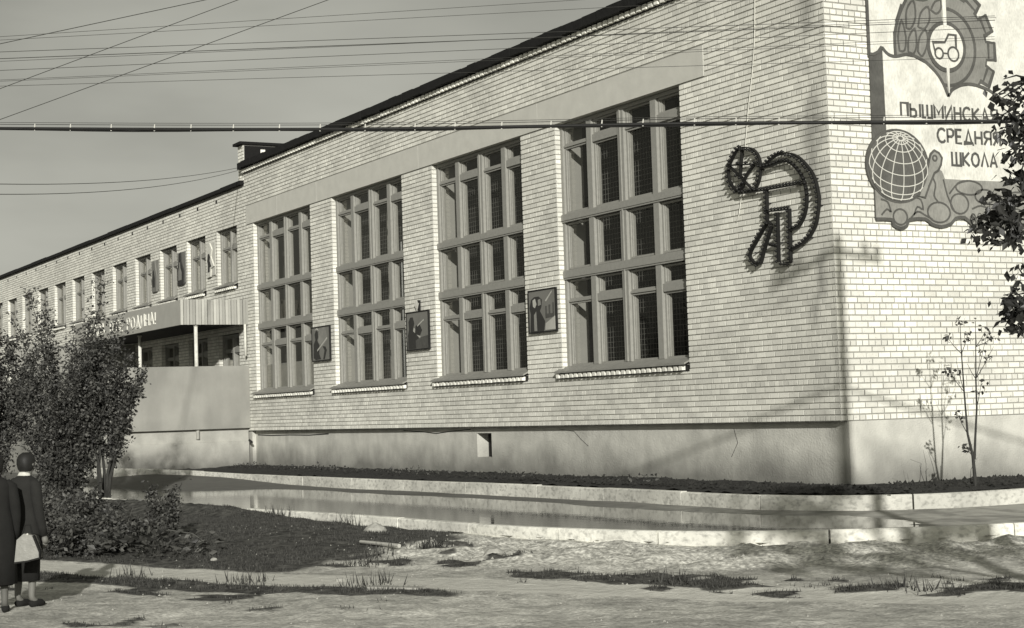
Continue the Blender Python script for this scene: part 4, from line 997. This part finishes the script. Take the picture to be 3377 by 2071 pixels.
limb([(0,0,2.3),hp(1.3,1.55,-.1),hp(.75,1.95,.05),hp(.28,2.02),hp(.05,1.9)],.05)
limb([(0,0,2.9),hp(1.2,2.25,.2),hp(.6,2.45,.1),hp(.15,2.34)],.045)
limb([(.0,.0,1.75),hp(1.25,.95,.1),hp(.7,1.35,-.05),hp(.3,1.55),hp(.02,1.5),hp(-.12,1.45)],.045)
limb([(.0,.0,1.35),hp(1.2,.5,-.2),hp(.6,.85,-.1),hp(.25,.98),hp(.0,.90)],.035)
limb([(.05,.05,3.2),hp(1.5,2.9,-.3),hp(1.0,3.3,-.4),hp(.6,3.4,-.3)],.04)
limb([(.05,.05,3.6),hp(2.2,3.2,.5),hp(2.5,3.6,.9)],.04); limb([(0,0,2.5),hp(2.4,2.1,-.4),hp(2.9,2.6,-.7)],.04); limb([(0,0,2.0),hp(2.2,1.4,.6),hp(2.6,1.7,1.0)],.035)
def near_limb(c):
    b=None
    for P in LIMBS:
        for p in P:
            d=(p-c).length+ (0.0 if p.x*H_.x+p.y*H_.y>c.x*H_.x+c.y*H_.y-.05 else .25)
            if b is None or d<b[0]: b=(d,p)
    return b[1]
def clump(rt,z,sr,sz_,n,ls=.066,dd=0):
    c=hp(rt,z,dd); hub=near_limb(c); 
    for _ in range(max(3,n//22)):
        e=c+H_*U(-sr,sr)*.95+DD*U(-.16,.16)+Vector((0,0,U(-sz_,sz_)*.85)); mid=hub.lerp(e,.55)+Vector((U(-.04,.04),U(-.04,.04),.04)); m.tube([hub,mid,e],[.009,.006,.003],4)
        for _ in range(int(n*.36/max(3,n//22))+1):
            q=(mid.lerp(e,U(.2,1.05)))+Vector((random.gauss(0,.035),random.gauss(0,.035),random.gauss(-.02,.04)))
            leaf(lf,q,ls*U(.55,1.4),Vector((U(-.8,.8),U(-.8,.8),U(-1,.2))))
for a in ((-.10,2.30,.12,.10,190),(-.02,2.12,.12,.12,200),(-.06,1.88,.10,.10,150),(.0,1.70,.14,.14,330),(-.16,1.58,.14,.10,240),(-.22,1.42,.14,.09,260),(-.04,1.36,.14,.09,190),(.05,1.95,.10,.3,260),
  (-.05,1.18,.09,.05,70),(.03,1.10,.05,.06,40),(-.14,.93,.09,.05,150),(-.03,.86,.11,.09,330),(-.08,.78,.08,.05,120),(.08,.45,.03,.02,8)): clump(*a)
for P in LIMBS:
    for p in P[6:]:
        r=p-C0; rt=r.x*H_.x+r.y*H_.y; dd=r.x*DD.x+r.y*DD.y
        if rt<.24: continue
        clump(rt+U(-.12,.12),r.z+U(-.12,.2),.2,.18,230,.07,dd+U(-.15,.15))
for _ in range(70):
    a=U(0,6.28); rr=U(.2,1.35); z=U(2.3,5.4); c=Vector((math.cos(a)*rr,math.sin(a)*rr,z)); r=c-C0; rt=r.x*H_.x+r.y*H_.y
    if rt<.4 and z<5.2: continue
    clump(rt,r.z,.28,.22,240,.07,r.x*DD.x+r.y*DD.y)
m.build('trunk',M_bark,tr); lf.build('foliage',M_leaft,tr)
# grass
def tufts(name,n,area,test,h,label=None,mat=M_grass):
    xs=np.random.RandomState(5).uniform(area[0],area[1],n); ys=np.random.RandomState(6).uniform(area[2],area[3],n)
    d,pd,bl,turf,rub,path=masks(xs,ys); zs=ground_z(xs,ys); keep=test(d,turf,xs,ys); mb=MB()
    for x,y,z,k in zip(xs,ys,zs,keep):
        if not k: continue
        hh=h*U(.5,1.35); a=U(0,6.28); wd=U(.004,.008); lx,ly=U(-.6,.6)*hh,U(-.6,.6)*hh; b=len(mb.v)
        mb.v+=[(x-math.cos(a)*wd,y-math.sin(a)*wd,z-.01),(x+math.cos(a)*wd,y+math.sin(a)*wd,z-.01),(x+lx,y+ly,z+hh)]
        mb.f.append((b,b+1,b+2))
    return mb
rg=np.random.RandomState(9)
mb=tufts('g',420000,(-9,12.5,-14.5,-2),lambda d,t,x,y:(d>.12)&(t>.40+rg.rand(len(x))*.5)&(fbm(x,y,1.8,4)>.34+rg.rand(len(x))*.22),.034)
mb.build('grass',M_grass,None,kind='stuff',label='short dark grass growing on the bank, path verge and trodden clay',cat='grass')
tg=MB()
for cx,cy,n,h in ((1.35,-11.95,30,.18),(2.05,-9.15,60,.15),(1.75,-8.15,120,.2),(-6,-7.3,60,.2),(-3.4,-7.15,40,.25),(4.6,-10.3,50,.16),(3.0,-11.1,60,.14),(-1.7,-13.0,60,.2),(7.0,-8.0,60,.14),(8.9,-6.6,60,.13),(2.6,-9.5,50,.15)):
    for _ in range(n):
        x=cx+random.gauss(0,.16);y=cy+random.gauss(0,.14); z=float(ground_z(np.array([x]),np.array([y]))[0]); a=U(0,6.28); hh=h*U(.5,1.2);b=len(tg.v)
        tg.v+=[(x-math.cos(a)*.008,y-math.sin(a)*.008,z-.01),(x+math.cos(a)*.008,y+math.sin(a)*.008,z-.01),(x+U(-.5,.5)*hh,y+U(-.5,.5)*hh,z+hh)]; tg.f.append((b,b+1,b+2))
tg.build('tall_grass',M_grass,None,kind='stuff',label='taller grass tufts standing up along the path and kerb',cat='grass')
wdm=MB()      # weeds along the wall foot
for _ in range(2200):
    x=U(-27,-13) if R()<.75 else U(-13,-4); y=U(-.9,-.02); r=.5+.5*math.sin(x*2.1)*math.sin(x*.9)
    if R()>r: continue
    leaf(wdm,(x,y,-1.07+U(0,.16)*r),U(.04,.1))
wdm.build('wall_foot_weeds',M_leafd,None,kind='stuff',label='low dark weeds along the foot of the gym wall',cat='weeds')
# stones, stick and rubble
def stone(loc,r,label,flat=.6):
    m=MB(); import bmesh
    b=bmesh.new(); bmesh.ops.create_icosphere(b,subdivisions=2,radius=r)
    for v in b.verts:
        v.co=v.co*(1+.28*noise.noise(v.co*3/r+Vector(loc))); v.co.z*=flat
    me=bpy.data.meshes.new('stone'); b.to_mesh(me); b.free(); me.materials.append(M_stone); link('stone',me,None,label,'stone',None,None,loc)
def gz(x,y): return float(ground_z(np.array([x]),np.array([y]))[0])
for x,y,r,l in ((-.93,-7.75,.17,'pale pointed stone lying under the kerb left of the stick'),(3.1,-8.0,.15,'pale stone beside the small weed clump near the kerb'),(.4,-10.6,.05,'tiny white pebble on the dark grassy bank'),(3.9,-10.35,.06,'small pale stone in the grass verge below the path')):
    stone((x,y,gz(x,y)+r*.15),r,l)
sx,sy=.75,-8.72; ex,ey=1.95,-8.72
m=MB().tube([(sx,sy,gz(sx,sy)+.05),(ex,ey,gz(ex,ey)+.03)],[.020,.026],7); m.build('stick',M_wood,None,label='short pale wooden stake lying on the bank right of the turf',cat='stick')
m=MB().fbox((5.2,-10.6,gz(5.2,-10.6)),(.82,.56,0),(-.56,.82,0),(0,0,1),.62,.16,.05); m.build('broken_slab',M_stone,None,label='flat broken slab lying in the clay below the path',cat='slab')
gr=MB()
for _ in range(5200):
    x=U(-4,13);y=U(-13.5,-3.2); 
    if float(-sdist(np.array([x]),np.array([y]),NEARC)[0])<.1 if _%9==0 else False: continue
    r=U(.006,.022); gr_=len(gr.v); z=-1.43
    gr.v.append((x,y,r)) 
xs=np.array([v[0] for v in gr.v]);ys=np.array([v[1] for v in gr.v]);rs=[v[2] for v in gr.v]
d_,pd_,bl_,tf_,rb_,pa_=masks(xs,ys); zs=ground_z(xs,ys); gr=MB()
for x,y,r,z,d,rb in zip(xs,ys,rs,zs,d_,rb_):
    if d<.1 or R()>.2+.5*rb: continue
    r*=1+.5*rb; n=len(gr.v)
    for dx,dy,dz in ((1,0,0),(-.5,.87,0),(-.5,-.87,0),(0,0,.9)): gr.v.append((x+dx*r*U(.6,1.3),y+dy*r*U(.6,1.3),z-.004+dz*r))
    for q in ((0,1,3),(1,2,3),(2,0,3)): gr.f.append(tuple(n+i for i in q))
gr.build('gravel',M_stone,None,kind='stuff',label='loose pale gravel and lime crumbs scattered on the clay',cat='gravel')
# ------------------------------------------------------------------ people
def skin(name,verts,edges,rad,mat,parent,sub=2,root=0):
    me=bpy.data.meshes.new(name); me.from_pydata([tuple(v) for v in verts],edges,[]); o=link(name,me,parent)
    md=o.modifiers.new('s','SKIN'); ss=o.modifiers.new('u','SUBSURF'); ss.levels=sub; ss.render_levels=sub; md.use_smooth_shade=True
    for i,r in enumerate(rad): sv=me.skin_vertices[0].data[i]; sv.radius=r if isinstance(r,tuple) else (r,r); sv.use_root=(i==root)
    me.materials.append(mat); return o
def loft(rings,n=18):
    mb=MB()
    for cx,cy,z,rx,ry in rings:
        for j in range(n):
            t=2*math.pi*j/n; k=1+(.03+.05*max(0,.9-z))*math.sin(5*t+z*4)+.02*math.sin(9*t-z*7); mb.v.append((cx+math.cos(t)*rx*k,cy+math.sin(t)*ry*k,z))
    for i in range(len(rings)-1):
        for j in range(n): mb.f.append((i*n+j,i*n+(j+1)%n,(i+1)*n+(j+1)%n,(i+1)*n+j))
    mb.f.append(tuple(range(n))[::-1]); mb.f.append(tuple((len(rings)-1)*n+j for j in range(n))); return mb
def woman(loc,rz,label,H,coatm,legm,hem,collar):
    s=H/1.6
    t=thing('person',label,'person',loc=loc); t.rotation_euler=(0,0,rz); t.scale=(s,s,s)
    # +y is the way she faces
    V=[(0,0,.92),(0,.0,1.08),(0,.01,1.26),(0,.02,1.38),(0,.05,1.46),(0,.055,1.535),
       (-.09,0,.86),(-.085,.01,.46),(-.085,-.03,.10),(-.085,.05,.035),(-.085,.12,.025),
       (.09,0,.86),(.085,.03,.46),(.085,.0,.10),(.085,.08,.035),(.085,.15,.025),
       (-.12,0,1.26),(-.19,-.01,1.03),(-.20,.06,.80),(-.195,.08,.72),
       (.12,0,1.26),(.19,-.01,1.03),(.20,.07,.80),(.195,.09,.72)]
    E_=[(0,1),(1,2),(2,3),(3,4),(4,5),(0,6),(6,7),(7,8),(8,9),(9,10),(0,11),(11,12),(12,13),(13,14),(14,15),(2,16),(16,17),(17,18),(18,19),(2,20),(20,21),(21,22),(22,23)]
    Rd=[(.15,.11),(.12,.09),(.15,.10),.05,(.078,.088),(.068,.078),.085,.052,.034,.035,.026,.085,.052,.034,.035,.026,.04,.035,.028,.024,.04,.035,.028,.024]
    skin('body',V,E_,Rd,legm,t)
    # nose and ears on the head, hands with fingers
    f=MB(); f.tube([(0,.125,1.50),(0,.150,1.475)],[.008,.014],6); f.tube([(-.08,.05,1.49),(-.088,.04,1.475)],[.014,.012],6); f.tube([(.08,.05,1.49),(.088,.04,1.475)],[.014,.012],6); f.build('face',M_skin,t)
    for sx_ in (-1,1):
        h=MB(); x=.196*sx_; h.tube([(x,.085,.735),(x,.09,.70),(x,.095,.665)],[.024,.036,.034],8)
        for k,(dy,l) in enumerate(((-.026,.052),(-.009,.062),(.009,.058),(.025,.046))):
            h.tube([(x,.095+dy,.668),(x-.006*sx_,.10+dy,.668-l*.5),(x-.02*sx_,.105+dy,.668-l)],[.009,.008,.006],6)
        h.tube([(x,.12,.70),(x-.01*sx_,.14,.672),(x-.018*sx_,.142,.65)],[.011,.009,.007],6); h.build('hand',M_skin,t,smooth=True)
    c=loft([(0,0,hem,.205,.17),(0,0,.62,.20,.165),(0,0,.80,.19,.155),(0,0,.95,.175,.14),(0,0,1.06,.155,.12),(0,0,1.18,.165,.125),(0,0,1.28,.175,.12),(0,0,1.335,.14,.10),(0,.01,1.37,.07,.065)])
    c.build('coat',coatm,t,smooth=True)
    for sx_ in (-1,1):
        MB().tube([(.11*sx_,0,1.305),(.16*sx_,0,1.265),(.195*sx_,-.01,1.10),(.205*sx_,0,.98),(.195*sx_,.05,.84),(.19*sx_,.08,.745)],[.055,.066,.058,.053,.047,.043],12).build('sleeve',coatm,t,smooth=True)
    loft([(0,0,.275,.165,.13),(0,0,.6,.175,.14)]).build('skirt',M_coat1,t,smooth=True)
    MB().tube([(0,.01,1.355),(0,.02,1.395)],[.075,.062],14).build('collar',M_mlight if collar else coatm,t,smooth=True)
    hr=loft([(0,.02,1.395,.05,.04),(0,.025,1.44,.080,.075),(0,.03,1.49,.090,.096),(0,.035,1.54,.090,.10),(0,.04,1.585,.072,.082),(0,.045,1.612,.036,.045)],16); hr.build('hair',M_hair,t,smooth=True)
    for sx_ in (-1,1):
        x=.085*sx_; y=(.03 if sx_<0 else .06)
        MB().tube([(x,y-.075,.035),(x,y,.045),(x,y+.075,.035),(x,y+.12,.022)],[.032,.042,.038,.02],10).build('shoe',M_coat1,t,smooth=True)
    return t
rz0=math.atan2(FW.y,FW.x)-math.pi/2
def gp(x,y): return (x,y,gz(x,y))
w1=woman(gp(3.93,-13.76),rz0-.5,'woman in a charcoal coat with bare calves, seen from behind beside the handbag',1.53,M_coat2,M_skin,.50,True)
w2=woman(gp(4.17,-14.10),rz0+.2,'woman in a long black coat and dark stockings at the left edge',1.55,M_coat1,M_stock,.29,False)
hb=thing('handbag','shiny pale leather handbag with dark trim held between the two women','handbag',loc=(4.44,-13.84,gz(4.44,-13.84)))
T=lambda a,b,d:tuple(RT*a+Vector((0,0,1))*b+FW*(-d))
Tb=lambda a,b,d:tuple(Vector((RT.x,RT.y,0)).normalized()*a+Vector((0,0,b))-Vector((FW.x,FW.y,0)).normalized()*d)
bag=[(-.125,.50),(.12,.54),(.118,.60),(.06,.76),(-.03,.78),(-.10,.72)]
fixn(MB().prism(bag,Tb,-.05,.05).build('bag_body',M_leather,hb))
fixn(MB().stroke([(-.125,.50),(0,.512),(.12,.54),(.122,.60),(.06,.76)],.016,Tb,.0,.058).build('trim',M_coat1,hb))
MB().tube([Tb(-.06,.76,0),Tb(-.03,.86,0),Tb(.02,.86,0),Tb(.04,.77,0)],.008,6).build('handle',M_coat1,hb)
MB().tube([Tb(.0,.77,.05),Tb(.015,.775,.05)],.01,6).build('clasp',M_clip,hb)
